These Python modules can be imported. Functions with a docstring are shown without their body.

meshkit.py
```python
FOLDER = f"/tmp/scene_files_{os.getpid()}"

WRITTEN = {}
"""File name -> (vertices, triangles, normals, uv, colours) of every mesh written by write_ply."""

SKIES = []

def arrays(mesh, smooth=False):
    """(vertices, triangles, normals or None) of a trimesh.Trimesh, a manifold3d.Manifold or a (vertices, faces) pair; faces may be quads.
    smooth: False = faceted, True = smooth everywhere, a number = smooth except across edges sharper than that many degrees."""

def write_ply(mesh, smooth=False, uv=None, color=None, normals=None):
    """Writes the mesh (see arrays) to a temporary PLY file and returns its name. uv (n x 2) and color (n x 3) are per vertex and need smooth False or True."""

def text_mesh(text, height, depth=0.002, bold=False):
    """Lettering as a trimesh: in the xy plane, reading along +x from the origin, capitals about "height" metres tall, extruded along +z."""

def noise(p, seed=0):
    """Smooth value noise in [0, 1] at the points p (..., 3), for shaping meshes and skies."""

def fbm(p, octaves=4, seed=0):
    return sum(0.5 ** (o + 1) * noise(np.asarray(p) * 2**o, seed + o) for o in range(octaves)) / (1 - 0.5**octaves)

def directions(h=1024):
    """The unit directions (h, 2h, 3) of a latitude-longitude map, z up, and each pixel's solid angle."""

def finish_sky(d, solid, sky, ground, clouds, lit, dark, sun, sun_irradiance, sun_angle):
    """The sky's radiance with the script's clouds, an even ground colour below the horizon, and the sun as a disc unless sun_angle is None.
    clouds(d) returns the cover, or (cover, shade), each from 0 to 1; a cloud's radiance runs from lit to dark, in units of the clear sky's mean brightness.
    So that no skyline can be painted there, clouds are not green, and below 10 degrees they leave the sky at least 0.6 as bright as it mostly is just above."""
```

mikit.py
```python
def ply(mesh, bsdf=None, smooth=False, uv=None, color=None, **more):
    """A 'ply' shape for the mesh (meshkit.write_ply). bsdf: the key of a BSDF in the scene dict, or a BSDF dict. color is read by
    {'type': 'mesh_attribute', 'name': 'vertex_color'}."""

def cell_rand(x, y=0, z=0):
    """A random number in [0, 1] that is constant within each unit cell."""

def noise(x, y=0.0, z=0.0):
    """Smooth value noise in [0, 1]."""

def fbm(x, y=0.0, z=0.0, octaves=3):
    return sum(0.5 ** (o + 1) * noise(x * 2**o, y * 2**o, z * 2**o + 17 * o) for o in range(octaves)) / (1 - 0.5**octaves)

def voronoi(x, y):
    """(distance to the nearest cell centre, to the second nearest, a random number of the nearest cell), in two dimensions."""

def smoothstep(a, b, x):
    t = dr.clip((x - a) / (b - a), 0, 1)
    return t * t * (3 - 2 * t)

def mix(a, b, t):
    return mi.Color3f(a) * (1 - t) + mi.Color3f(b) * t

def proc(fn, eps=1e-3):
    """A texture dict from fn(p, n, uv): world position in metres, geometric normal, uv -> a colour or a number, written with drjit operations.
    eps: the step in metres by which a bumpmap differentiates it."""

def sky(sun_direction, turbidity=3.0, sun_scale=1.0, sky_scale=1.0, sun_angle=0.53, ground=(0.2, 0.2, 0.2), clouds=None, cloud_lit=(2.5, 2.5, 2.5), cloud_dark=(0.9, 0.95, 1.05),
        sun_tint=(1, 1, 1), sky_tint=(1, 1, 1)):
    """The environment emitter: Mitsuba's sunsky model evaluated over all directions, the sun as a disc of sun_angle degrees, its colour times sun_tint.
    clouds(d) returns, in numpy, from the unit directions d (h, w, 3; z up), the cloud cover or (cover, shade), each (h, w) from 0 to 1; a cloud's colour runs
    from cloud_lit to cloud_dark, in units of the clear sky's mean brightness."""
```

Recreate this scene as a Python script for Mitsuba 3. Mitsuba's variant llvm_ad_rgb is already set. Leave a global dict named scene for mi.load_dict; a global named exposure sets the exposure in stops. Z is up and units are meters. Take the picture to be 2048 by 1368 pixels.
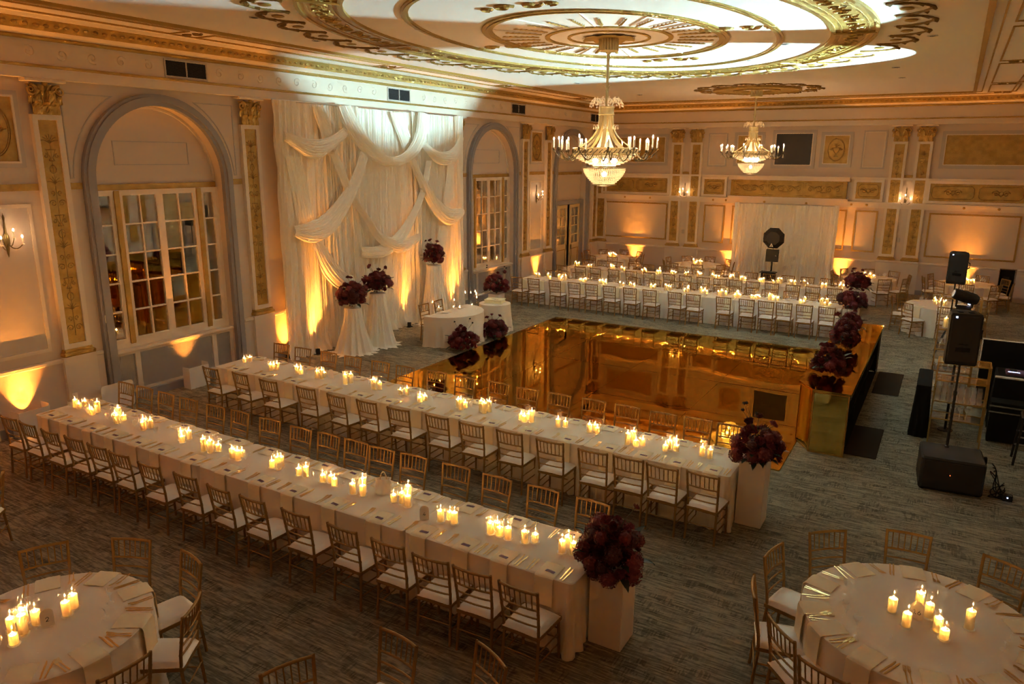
import math, random
import numpy as np, trimesh
import drjit as dr
import mitsuba as mi
import mikit, meshkit
from mikit import proc, noise, fbm, voronoi, smoothstep, mix
from shapely.geometry import Polygon, box as sbox, Point
from shapely import affinity

TF = mi.ScalarTransform4f
PI = math.pi
scene, labels = {}, {}
exposure = 5.6
KL = 2.0 ** -5.0        # lights are written in units of display white

# ---------------------------------------------------------------- camera
CAM = np.array([0, 0, 4.6])
FWD = np.array([-0.48923313, 0.83847145, -0.24003454])
UP = -np.array([0.12713305, -0.20371992, -0.97073961])
scene['camera'] = {'type': 'perspective', 'fov': 2 * math.degrees(math.atan(1024 / 1488.485)), 'fov_axis': 'x', 'near_clip': 0.1, 'far_clip': 200.0,
                   'to_world': TF().look_at(origin=CAM.tolist(), target=(CAM + FWD).tolist(), up=UP.tolist())}

# ---------------------------------------------------------------- lights with no visible body of their own (their fixtures are built further down)
AMBER = np.array([1.0, 0.33, 0.045])
COOL = np.array([0.56, 1.0, 1.06])
def spot(name, pos, target, rgb, power, cutoff, beam=None, weight=1.0):
    scene[name] = {'type': 'spot', 'to_world': TF().look_at(origin=list(map(float, pos)), target=list(map(float, target)), up=[0.13, 0.99, 0.05]),
                   'intensity': {'type': 'rgb', 'value': [float(KL * power * c) for c in rgb]}, 'sampling_weight': float(weight), 'cutoff_angle': float(cutoff), 'beam_width': float(beam if beam else cutoff * 0.7)}
# two moving-head beams that wash the ceiling from the side of the room
WASH = [((1.75, 18.2, 3.5), (-9.1, 16.8, 9.0), 22.0), ((1.75, 17.8, 3.5), (-5.0, 9.1, 7.3), 13.5)]
WASH_POWER = 700.0
for i, (p, t, c) in enumerate(WASH):
    spot('ceiling_wash_beam_%d' % i, p, t, COOL, WASH_POWER, c, c * 0.90, 5.0)
# amber uplights (x, y, aim dx, dy, power)
UPL = [(-12.98, 6.15, -0.12, 0.0, 9.0), (-12.98, 4.75, -0.12, 0.0, 9.0), (-13.02, 9.40, -0.10, 0.0, 5.0), (-12.70, 12.55, -0.10, 0.10, 9.0), (-12.68, 16.05, -0.08, 0, 6.0), (-12.70, 18.35, -0.08, 0.0, 8.0),
       (-13.05, 11.95, -0.1, -0.05, 6.0), (-13.0, 24.22, -0.10, 0.0, 9.0), (-12.95, 21.3, -0.1, 0, 2.2), (-11.35, 29.5, 0, 0.10, 10.0), (-7.35, 29.5, 0, 0.10, 12.0), (-3.35, 29.5, 0.02, 0.10, 11.0), (0.55, 29.5, 0, 0.10, 10.0), (-13.0, 2.6, -.1, 0, 14.0), (-13.0, -1.2, -.1, 0, 14.0), (-8.5, -3.8, 0, -.1, 16.0), (-3.5, -3.8, 0, -.1, 16.0), (2.4, 3.2, .1, 0, 10.0)]
for i, (x, y, dx, dy, p) in enumerate(UPL):
    spot('uplight_beam_%d' % i, (x, y, 0.16), (x + dx, y + dy, 1.16), AMBER, p * 5.5, 27, 6)
FLAME_L = 650.0
BULB_L = 230.0
SCONCE_L = 110.0
BASKET_L = 22.0

# ---------------------------------------------------------------- materials
def rgb(*c): return {'type': 'rgb', 'value': list(c)}
def two(d): return {'type': 'twosided', 'bsdf': d}
def pr(c, rough=0.5, metal=0.0, spec=0.5, **k): return {'type': 'principled', 'base_color': c if isinstance(c, dict) else rgb(*c), 'roughness': rough, 'metallic': metal, 'specular': spec, **k}
def mat(name, d): scene['mat_' + name] = d; return 'mat_' + name

mat('wall', two(pr((0.57, 0.47, 0.385), 0.7, spec=0.2)))
mat('trimwhite', two(pr((0.64, 0.55, 0.455), 0.5, spec=0.3)))
mat('panelgrey', two(pr((0.44, 0.39, 0.36), 0.6, spec=0.2)))
mat('lavender', two(pr((0.27, 0.25, 0.26), 0.5, spec=0.3)))
mat('ceil', two(pr((0.68, 0.60, 0.54), 0.8, spec=0.1)))
def relief_fn(p, n, uv):
    a = p.x + p.y
    return noise(a * 16, p.z * 16, 3.0) * 0.6 + noise(a * 34, p.z * 34, 9.0) * 0.4
def gold_col(p, n, uv):
    t = noise((p.x + p.y) * 9, p.z * 9, 1.0) * 0.7 + noise(p.x * 40 + p.y * 40, p.z * 40, 2.0) * 0.3
    return mix((0.33, 0.185, 0.035), (0.46, 0.28, 0.07), t)
mat('goldpanel', two({'type': 'bumpmap', 'arbitrary': proc(relief_fn, eps=4e-3), 'scale': 0.02, 'bsdf': pr(proc(gold_col), 0.42, 0.35)}))
mat('goldline', two(pr((0.40, 0.24, 0.055), 0.35, 0.5)))
mat('goldleaf', two({'type': 'bumpmap', 'arbitrary': proc(lambda p, n, uv: noise((p.x + p.y) * 26, (p.z + p.x - p.y) * 26, 5.0), eps=3e-3), 'scale': 0.03, 'bsdf': pr((0.48, 0.31, 0.09), 0.28, 0.75)}))
mat('goldcarve', two(pr((0.36, 0.21, 0.05), 0.4, 0.4)))
mat('goldink', two(pr((0.20, 0.105, 0.02), 0.55, 0.2)))
def carpet_fn(p, n, uv):
    s1 = noise(p.x * 5.0, p.y * 62, 1.0)
    s2 = noise(p.x * 17, p.y * 118, 4.0)
    s3 = noise(p.x * 70, p.y * 9, 7.0)
    s4 = noise(p.x * 1.3 + 3, p.y * 2.1, 2.0)
    v = smoothstep(0.25, 0.78, s1 * 0.40 + s2 * 0.34 + s3 * 0.10 + s4 * 0.16)
    blk = smoothstep(0.60, 0.72, noise(p.x * 7.0, p.y * 11.0, 12.0)) * smoothstep(0.40, 0.62, s3) * 0.42
    return mix((0.125, 0.106, 0.074), (0.31, 0.270, 0.195), v) * (1 - blk)
mat('carpet', two(pr(proc(carpet_fn), 0.95, spec=0.05)))
mat('goldmirror', two({'type': 'conductor', 'material': 'none', 'specular_reflectance': rgb(0.66, 0.355, 0.075)}))
mat('goldmirrorpale', two({'type': 'conductor', 'material': 'none', 'specular_reflectance': rgb(0.76, 0.55, 0.18)}))
mat('mirror', two({'type': 'conductor', 'material': 'none', 'specular_reflectance': rgb(0.62, 0.58, 0.52)}))
def cloth_fn(p, n, uv): return noise(p.x * 260, p.y * 260, p.z * 260)
mat('cloth', two(pr((0.76, 0.68, 0.57), 0.85, spec=0.1, sheen=0.3)))
mat('napkin', two(pr((0.80, 0.70, 0.50), 0.8, spec=0.1, sheen=0.3)))
mat('drape', {'type': 'principledthin', 'base_color': rgb(0.90, 0.86, 0.78), 'roughness': 0.7, 'diff_trans': 0.22, 'spec_trans': 0.0, 'sheen': 0.3})
mat('swag', two(pr((0.88, 0.84, 0.76), 0.55, spec=0.3, sheen=0.4)))
mat('chair', two(pr((0.30, 0.165, 0.045), 0.38, 0.4)))
mat('chairdark', two(pr((0.30, 0.165, 0.05), 0.4, 0.4)))
mat('cushion', two(pr((0.78, 0.74, 0.68), 0.32, spec=0.6, sheen=0.3)))
mat('wax', {'type': 'principledthin', 'base_color': rgb(1.0, 0.90, 0.64), 'roughness': 0.5, 'diff_trans': 1.2, 'spec_trans': 0.0})
mat('wick', two(pr((0.03, 0.02, 0.015), 0.9)))
mat('glass', {'type': 'thindielectric', 'int_ior': 1.5})
mat('glasssheet', {'type': 'thindielectric', 'int_ior': 1.52})
mat('brass', two(pr((0.62, 0.42, 0.16), 0.22, 1.0)))
mat('cutlery', two(pr((0.70, 0.50, 0.22), 0.18, 1.0)))
mat('darkbrass', two(pr((0.16, 0.115, 0.05), 0.3, 0.8)))
mat('palebrass', two(pr((0.55, 0.44, 0.22), 0.35, 0.55)))
mat('crystal', {'type': 'principledthin', 'base_color': rgb(1.0, 0.93, 0.80), 'roughness': 0.12, 'diff_trans': 1.2, 'spec_trans': 0.25})
mat('crystalclear', {'type': 'thindielectric', 'int_ior': 1.6})
mat('candlesleeve', two(pr((0.82, 0.78, 0.66), 0.5)))
mat('burgundy', two(pr((0.105, 0.008, 0.012), 0.6, sheen=0.5)))
mat('maroon', two(pr((0.052, 0.005, 0.008), 0.6, sheen=0.5)))
mat('mauve', two(pr((0.17, 0.028, 0.040), 0.6, sheen=0.5)))
mat('leaf', two(pr((0.018, 0.030, 0.020), 0.35)))
mat('stem', two(pr((0.05, 0.06, 0.025), 0.6)))
mat('black', two(pr((0.012, 0.011, 0.012), 0.5, spec=0.4)))
mat('blackmatte', two(pr((0.012, 0.011, 0.011), 0.9, spec=0.1)))
mat('grille', two({'type': 'bumpmap', 'arbitrary': proc(lambda p, n, uv: noise(p.x * 220, p.z * 220 + p.y * 220, 1.0)), 'scale': 0.004, 'bsdf': pr((0.018, 0.016, 0.017), 0.55)}))
mat('mat', two(pr((0.035, 0.024, 0.018), 0.9, spec=0.1)))
mat('white', two(pr((0.76, 0.70, 0.64), 0.6)))
mat('plinth', two(pr((0.72, 0.66, 0.60), 0.55)))
mat('paper', two(pr((0.80, 0.74, 0.64), 0.8)))
mat('ink', two(pr((0.03, 0.022, 0.018), 0.7)))
mat('purple', two(pr((0.135, 0.072, 0.135), 0.6)))
mat('cake', two(pr((0.80, 0.76, 0.52), 0.6)))
mat('etagere', two(pr((0.48, 0.32, 0.10), 0.3, 0.8)))
mat('steel', two(pr((0.6, 0.58, 0.56), 0.25, 1.0)))
mat('radiator', two(pr((0.40, 0.36, 0.33), 0.5)))
mat('darkhole', two(pr((0.02, 0.018, 0.016), 0.9)))
mat('screen', two(pr((0.028, 0.026, 0.028), 0.6)))
mat('curtain', two(pr((0.17, 0.18, 0.20), 0.8)))
mat('door', two(pr((0.58, 0.46, 0.26), 0.5)))
mat('wood', two(pr((0.20, 0.11, 0.05), 0.5)))
mat('orange', two(pr((0.7, 0.22, 0.03), 0.5)))

# ---------------------------------------------------------------- mesh helpers
class MB:
    def __init__(s): s.v, s.f, s.n = [], [], 0
    def add(s, v, f):
        v = np.asarray(v, float); f = np.asarray(f, int)
        if f.shape[1] == 4: f = np.vstack([f[:, [0, 1, 2]], f[:, [0, 2, 3]]])
        s.v.append(v); s.f.append(f + s.n); s.n += len(v); return s
    def mesh(s): return (np.vstack(s.v), np.vstack(s.f))
    def put(s, m, M=None):
        v, f = m if isinstance(m, tuple) else (np.array(m.vertices), np.array(m.faces))
        if M is not None: v = v @ M[:3, :3].T + M[:3, 3]
        return s.add(v, f)
def grid_faces(nu, nv, cu=False, cv=False):
    iu = np.arange(nu if cu else nu - 1); iv = np.arange(nv if cv else nv - 1)
    a, b = np.meshgrid(iu, iv, indexing='ij'); a2, b2 = (a + 1) % nu, (b + 1) % nv
    return np.stack([a * nv + b, a2 * nv + b, a2 * nv + b2, a * nv + b2], -1).reshape(-1, 4)
BF = np.array([[0, 2, 3, 1], [4, 5, 7, 6], [0, 1, 5, 4], [2, 6, 7, 3], [0, 4, 6, 2], [1, 3, 7, 5]])
def box(x0, x1, y0, y1, z0, z1):
    return (np.array([[x, y, z] for z in (z0, z1) for y in (y0, y1) for x in (x0, x1)], float), BF)
def tri(m):
    v, f = m; f = np.asarray(f)
    if f.shape[1] == 4: f = np.vstack([f[:, [0, 1, 2]], f[:, [0, 2, 3]]])
    return v, f
def bbox_b(x0, x1, y0, y1, z0, z1, b=0.005):
    """box with bevelled edges (convex hull of 24 points)"""
    b = min(b, (x1 - x0) / 2.5, (y1 - y0) / 2.5, (z1 - z0) / 2.5)
    P = []
    for x, sx in ((x0, 1), (x1, -1)):
        for y, sy in ((y0, 1), (y1, -1)):
            for z, sz in ((z0, 1), (z1, -1)):
                P += [(x, y + sy * b, z + sz * b), (x + sx * b, y, z + sz * b), (x + sx * b, y + sy * b, z)]
    h = trimesh.convex.convex_hull(np.array(P)); return (np.array(h.vertices), np.array(h.faces))
def boxes(*bs):
    m = MB()
    for b in bs: m.add(*box(*b))
    return m.mesh()
def lathe(prof, n=24, cap=False):
    prof = np.array(prof, float); a = np.arange(n) * 2 * PI / n
    v = np.stack([np.outer(prof[:, 0], np.cos(a)), np.outer(prof[:, 0], np.sin(a)), np.repeat(prof[:, 1:2], n, 1)], -1).reshape(-1, 3)
    return (v, grid_faces(len(prof), n, False, True)[:, ::-1])
def tube(pts, r, n=6, cap=True):
    p = np.asarray(pts, float); r = np.broadcast_to(np.asarray(r, float), (len(p),))
    t = np.gradient(p, axis=0); t /= np.linalg.norm(t, axis=1, keepdims=True) + 1e-12
    ref = np.array([0, 0, 1.0]) if abs(t[:, 2]).mean() < 0.85 else np.array([0, 1.0, 0])
    a = np.cross(t, ref); a /= np.linalg.norm(a, axis=1, keepdims=True) + 1e-12
    b = np.cross(t, a); ang = np.arange(n) * 2 * PI / n
    v = p[:, None] + r[:, None, None] * (np.cos(ang)[None, :, None] * a[:, None] + np.sin(ang)[None, :, None] * b[:, None])
    f = grid_faces(len(p), n, False, True); v = v.reshape(-1, 3)
    f = np.vstack([f[:, [0, 1, 2]], f[:, [0, 2, 3]]])
    if cap:
        k = len(v); v = np.vstack([v, p[:1], p[-1:]]); i = np.arange(n); j = (i + 1) % n; e = (len(p) - 1) * n
        f = np.vstack([f, np.stack([np.full(n, k), j, i], 1), np.stack([np.full(n, k + 1), e + i, e + j], 1)])
    return (v, f)
def extr(poly, d):
    m = MB()
    for g in getattr(poly, 'geoms', [poly]):
        e = trimesh.creation.extrude_polygon(g, d, engine='earcut'); m.add(e.vertices, e.faces)
    return m.mesh()
def toL(m, x0):      # (u=y, v=z, w=depth into room) on the left wall
    v, f = m; return (np.stack([x0 + v[:, 2], v[:, 0], v[:, 1]], 1), f)
def toF(m, y0):      # (u=x, v=z, w=depth into room) on the far wall
    v, f = m; return (np.stack([v[:, 0], y0 - v[:, 2], v[:, 1]], 1), f)
def toC(m, z0):      # (u=x, v=y, w=drop) on the ceiling
    v, f = m; return (np.stack([v[:, 0], v[:, 1], z0 - v[:, 2]], 1), f)
def frame2d(u0, u1, v0, v1, w): return sbox(u0, v0, u1, v1).difference(sbox(u0 + w, v0 + w, u1 - w, v1 - w))
def rotz(a): c, s = math.cos(a), math.sin(a); return np.array([[c, -s, 0, 0], [s, c, 0, 0], [0, 0, 1, 0], [0, 0, 0, 1.0]])
def trans(x, y, z): M = np.eye(4); M[:3, 3] = (x, y, z); return M
def place(x, y, z=0, a=0.0, s=1.0): return trans(x, y, z) @ rotz(a) @ np.diag([s, s, s, 1])
def move(m, M): v, f = tri(m); return (v @ M[:3, :3].T + M[:3, 3], f)

# ---------------------------------------------------------------- naming helpers
_n = {}
def numbered(k):
    c = _n.get(k, 0); _n[k] = c + 1
    return k if c == 0 else '%s_%03d' % (k, c)
def thing(name, label, cat, group=None):
    k = numbered(name); labels[k] = {'label': label, 'category': cat}
    if group: labels[k]['group'] = group
    return k
def obj(name, mesh, m, parent=None, smooth=False, label=None, kind=None, emit=None):
    k = numbered(name if parent is None else parent + '__' + name)
    scene[k] = mikit.ply(tri(mesh) if isinstance(mesh, tuple) else mesh, 'mat_' + m, smooth=smooth)
    if emit is not None: scene[k]['emitter'] = {'type': 'area', 'radiance': rgb(*[float(KL * e) for e in emit]), 'sampling_weight': 0.5}
    if label or kind:
        labels.setdefault(k, {})
        if label: labels[k]['label'] = label
        if kind: labels[k]['kind'] = kind
    return k
def single(name, mesh, m, label, cat, group=None, smooth=False, kind=None, emit=None):
    k = obj(name, mesh, m, None, smooth, emit=emit); labels[k] = {'label': label, 'category': cat}
    if group: labels[k]['group'] = group
    if kind: labels[k]['kind'] = kind
    return k
def struct(name, mesh, m, parent=None, smooth=False, label=None):
    return obj(name, mesh, m, parent, smooth, label, None if parent else 'structure')
_pc = {}
def shape(mesh, m, smooth=False, emit=None, weight=1.0):
    d = mikit.ply(tri(mesh) if isinstance(mesh, tuple) else mesh, 'mat_' + m, smooth=smooth)
    if emit is not None: d['emitter'] = {'type': 'area', 'radiance': rgb(*[float(KL * e) for e in emit]), 'sampling_weight': float(weight)}
    return d
def proto(gid, parts):
    g = {'type': 'shapegroup'}; c = {}
    for name, mesh, m, sm, *e in parts:
        i = c.get(name, 0); c[name] = i + 1
        g[name if i == 0 else '%s_%03d' % (name, i)] = shape(mesh, m, sm, *e)
    scene[gid] = g
def inst(name, gid, M, label, cat, group=None):
    k = numbered(name)
    scene[k] = {'type': 'instance', 'to_world': TF(M.tolist()), 'sg': {'type': 'ref', 'id': gid}}
    labels[k] = {'label': label, 'category': cat}
    if group: labels[k]['group'] = group
    return k
def partinst(parent, name, gd, M):
    """a part that shares a shape dict under another transform"""
    k = numbered(parent + '__' + name); scene[k] = {**gd, 'to_world': TF(M.tolist())}; return k
def pinst(parent, name, gid, M):
    k = numbered(parent + '__' + name); scene[k] = {'type': 'instance', 'to_world': TF(M.tolist()), 'sg': {'type': 'ref', 'id': gid}}; return k
ORD = 'first second third fourth fifth sixth seventh eighth ninth tenth eleventh twelfth thirteenth fourteenth fifteenth sixteenth seventeenth eighteenth nineteenth twentieth'.split()
R = random.Random(7)
NR = np.random.default_rng(11)

# ================================================================ THE ROOM
XL, YF, XR, YN, ZC = -13.20, 29.75, 2.60, -4.0, 6.70     # wall planes and ceiling
SPR = 4.14                                                # springing line of the arches
ARCH = [9.24, 21.30, 27.20]
struct('floor', boxes((XL - .5, XR + .3, YN - .3, YF + .3, -0.15, 0.0)), 'carpet')
ceil_k = struct('ceiling', boxes((XL - .5, XR + .3, YN - .3, YF + .3, ZC, ZC + 0.15)), 'ceil')
def arch_poly(c, r, z0=0.0, n=40):
    a = np.linspace(0, PI, n)
    return Polygon([(c - r, z0)] + [(c - r * math.cos(t), SPR + r * math.sin(t)) for t in a] + [(c + r, z0)])
IN, OUT = 1.36, 1.57
wl = sbox(YN - .3, 0, YF + .3, ZC)
for c in ARCH: wl = wl.difference(arch_poly(c, IN, -0.1))
WL = struct('wall_left', toL(extr(wl, 0.30), XL - 0.30), 'wall')
WF = struct('wall_far', boxes((XL - .5, 1.62, YF, YF + .3, 0, ZC), (2.06, XR + .5, YF, YF + .3, 0, ZC), (1.62, 2.06, YF, YF + .3, 1.08, ZC), (1.55, 2.14, YF + .3, YF + .35, 0, 1.2)), 'wall')
WR = struct('wall_right', boxes((XR, XR + .3, YN, YF + .3, 0, ZC)), 'wall')
WN = struct('wall_near', boxes((XL - .3, XR + .3, YN - .3, YN, 0, ZC)), 'wall')

def wall_arch(parent, c, door=False):
    ring = arch_poly(c, OUT).difference(arch_poly(c, IN, -1))
    bead = arch_poly(c, OUT - .05).difference(arch_poly(c, IN + .07, -1))
    struct('arch_molding', toL(extr(ring, 0.10), XL), 'lavender', parent)
    struct('arch_bead', toL(extr(bead, 0.035), XL + 0.10), 'lavender', parent)
    inner = arch_poly(c, IN - .005, 4.09).difference(arch_poly(c, IN - .05, 4.0))
    struct('lunette', toL(extr(arch_poly(c, IN, 2.95 if door else 4.07), 0.05), XL - 0.30), 'wall', parent)
    struct('lunette_trim', toL(extr(inner, 0.05), XL - 0.25), 'trimwhite', parent)
    struct('lunette_panel', toL(extr(frame2d(c - .78, c + .80, 4.42, 4.86, .018), 0.012), XL - 0.25), 'panelgrey', parent)
    struct('gold_band', toL(extr(sbox(c - IN + .01, 3.97, c + IN - .01, 4.075), 0.05), XL - 0.24), 'goldpanel', parent)
for c in ARCH: wall_arch(WL, c, c > 25)

def french_window(n, c, tilt):
    x0 = XL - 0.22
    w = struct('window_%d' % n, toL(extr(sbox(c - IN, 0.94, c + IN, 3.97).difference(sbox(c - IN + .06, 1.10, c + IN - .06, 3.93)), 0.07), x0), 'trimwhite')
    struct('sill', bbox_b(x0, XL + .01, c - IN + .005, c + IN - .005, 0.955, 1.01, .01), 'trimwhite', w)
    for y in (c - .88, c + .88):
        struct('gold_mullion', toL(extr(sbox(y - .05, 1.08, y + .05, 3.96), 0.10), x0), 'goldpanel', w)
    rr = random.Random(40 + n)
    for (a, b, nx) in ((c - IN + .06, c - .93, 1), (c - .83, c, 2), (c, c + .83, 2), (c + .93, c + IN - .06, 1)):
        z0, z1 = 1.10, 3.93; st, ba, mu = .075, .035, .028
        cells = []
        pw = (b - a - 2 * st * .8) / nx; ph = (z1 - z0 - st * 1.5) / 5
        fr = sbox(a, z0, b, z1)
        for i in range(nx):
            for j in range(5):
                u0 = a + st * .8 + i * pw + mu / 2; v0 = z0 + st * .9 + j * ph + mu / 2
                cells.append((u0, u0 + pw - mu, v0, v0 + ph - mu))
                fr = fr.difference(sbox(*[cells[-1][k] for k in (0, 2, 1, 3)]))
        struct('casement', toL(extr(fr, 0.055), x0 + .01), 'trimwhite', w)
        for (u0, u1, v0, v1) in cells:
            ty, tz = rr.gauss(0, tilt), rr.gauss(0, tilt)
            P = np.array([[x0 + .03 + (u - (u0 + u1) / 2) * ty + (v - (v0 + v1) / 2) * tz, u, v] for u, v in ((u0, v0), (u1, v0), (u1, v1), (u0, v1))])
            q = MB().add(P, [[0, 1, 2, 3]]); P2 = P - [0.006, 0, 0]; q.add(P2, [[0, 3, 2, 1]]); q.add(np.vstack([P, P2]), [[0, 4, 5, 1], [1, 5, 6, 2], [2, 6, 7, 3], [3, 7, 4, 0]])
            struct('pane', q.mesh(), 'mirror', w)
    # radiator cover below
    rc = struct('radiator_cover', toL(extr(sbox(c - IN, .12, c + IN, .955).difference(sbox(c - 1.28, .20, c - .93, .90)).difference(sbox(c - .83, .20, c + .83, .90)).difference(sbox(c + .93, .20, c + 1.28, .90)), .05), XL - .10), 'trimwhite', WL)
    for (u0, u1) in ((c - 1.28, c - .93), (c - .83, c + .83), (c + .93, c + 1.28)):
        g = MB()
        nu, nv = int((u1 - u0) / .035), 20
        for i in range(nu + 1): g.add(*toL(tri(box(u0 + (u1 - u0) * i / nu - .006, u0 + (u1 - u0) * i / nu + .006, .20, .90, 0, .008)), XL - .085))
        for j in range(nv + 1): g.add(*toL(tri(box(u0, u1, .20 + .7 * j / nv - .006, .20 + .7 * j / nv + .006, 0, .008)), XL - .085))
        struct('grille', g.mesh(), 'radiator', rc)
        struct('grille_backing', toL(tri(box(u0, u1, .2, .9, 0, .01)), XL - .12), 'panelgrey', rc)
    struct('baseboard_left', boxes((XL - .12, XL + .02, c - IN, c + IN, 0, .15)), 'lavender')
    return w
french_window(1, ARCH[0], .010)
french_window(2, ARCH[1], .010)
struct('thermostat', bbox_b(XL + .10, XL + .125, 7.71, 7.79, 1.62, 1.77, .008), 'white', WL)

# the double door under the third arch
c = ARCH[2]; x0 = XL - .2
d = struct('door_1', toL(extr(sbox(c - IN, 0, c + IN, 2.97).difference(sbox(c - 1.1, -.1, c + 1.1, 2.82)), .12), x0), 'lavender')
for s, ang in ((-1, 0.0), (1, 0.10)):
    lw = 1.08; fr = sbox(0, 0.01, lw, 2.8)
    cells = [(.14 + i * .41, .14 + i * .41 + .38, 1.25 + j * .365, 1.25 + j * .365 + .335) for i in range(2) for j in range(4)]
    for q in cells: fr = fr.difference(sbox(q[0], q[2], q[1], q[3]))
    def leaf(m, off=0.0):
        v, f = tri(m); u = v[:, 0]; dp = v[:, 2] + off
        if s < 0: y = c - 1.1 + u * math.cos(ang) ; x = x0 + .02 + dp + u * math.sin(ang)
        else: y = c + 1.1 - u * math.cos(ang); x = x0 + .02 + dp + u * math.sin(ang)
        return (np.stack([x, y, v[:, 1]], 1), f if s < 0 else f[:, ::-1])
    lk = struct('leaf', leaf(extr(fr, .05)), 'door', d)
    struct('lower_panel', leaf(extr(frame2d(.14, .93, .25, 1.05, .03), .02), .045), 'goldcarve', lk)
    struct('handle', leaf(boxes((.98, 1.02, 1.02, 1.22, 0, .06)), .03), 'darkbrass', lk)
    for q in cells: struct('pane', leaf(boxes((q[0], q[1], q[2], q[3], 0, .008)), .02), 'mirror', lk)

# dado and chair rail of the left wall between the arches
def dado_run(parent, f, runs):
    for a, b in runs:
        struct('dado', f(tri(box(a, b, 0.15, 1.06, 0, .05))), 'wall', parent)
        struct('chair_rail', f(tri(bbox_b(a, b, 1.05, 1.13, 0, .085, .02))), 'trimwhite', parent)
        struct('dado_molding', f(extr(frame2d(a + .12, b - .12, .26, .95, .025), .012) if b - a > .6 else tri(box(a, b, .95, .97, 0, .01)) ) if b - a > .6 else f(tri(box(a, b, .9, .92, .05, .06))), 'trimwhite', parent)
fL = lambda m: toL(m, XL)
fF = lambda m: toF(m, YF)
dado_run(WL, fL, [(YN, 7.64), (10.83, 19.7), (22.9, 25.6), (28.79, YF)])
dado_run(WF, fF, [(XL, 1.60), (2.08, XR)])
struct('baseboard_left', boxes((XL, XL + .07, YN, 7.64, 0, .15), (XL, XL + .07, 10.83, 19.7, 0, .15), (XL, XL + .07, 22.9, 25.6, 0, .15), (XL, XL + .07, 28.79, YF, 0, .15)), 'lavender')
struct('baseboard_far', boxes((XL, 1.6, YF - .07, YF, 0, .15)), 'lavender')

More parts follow.
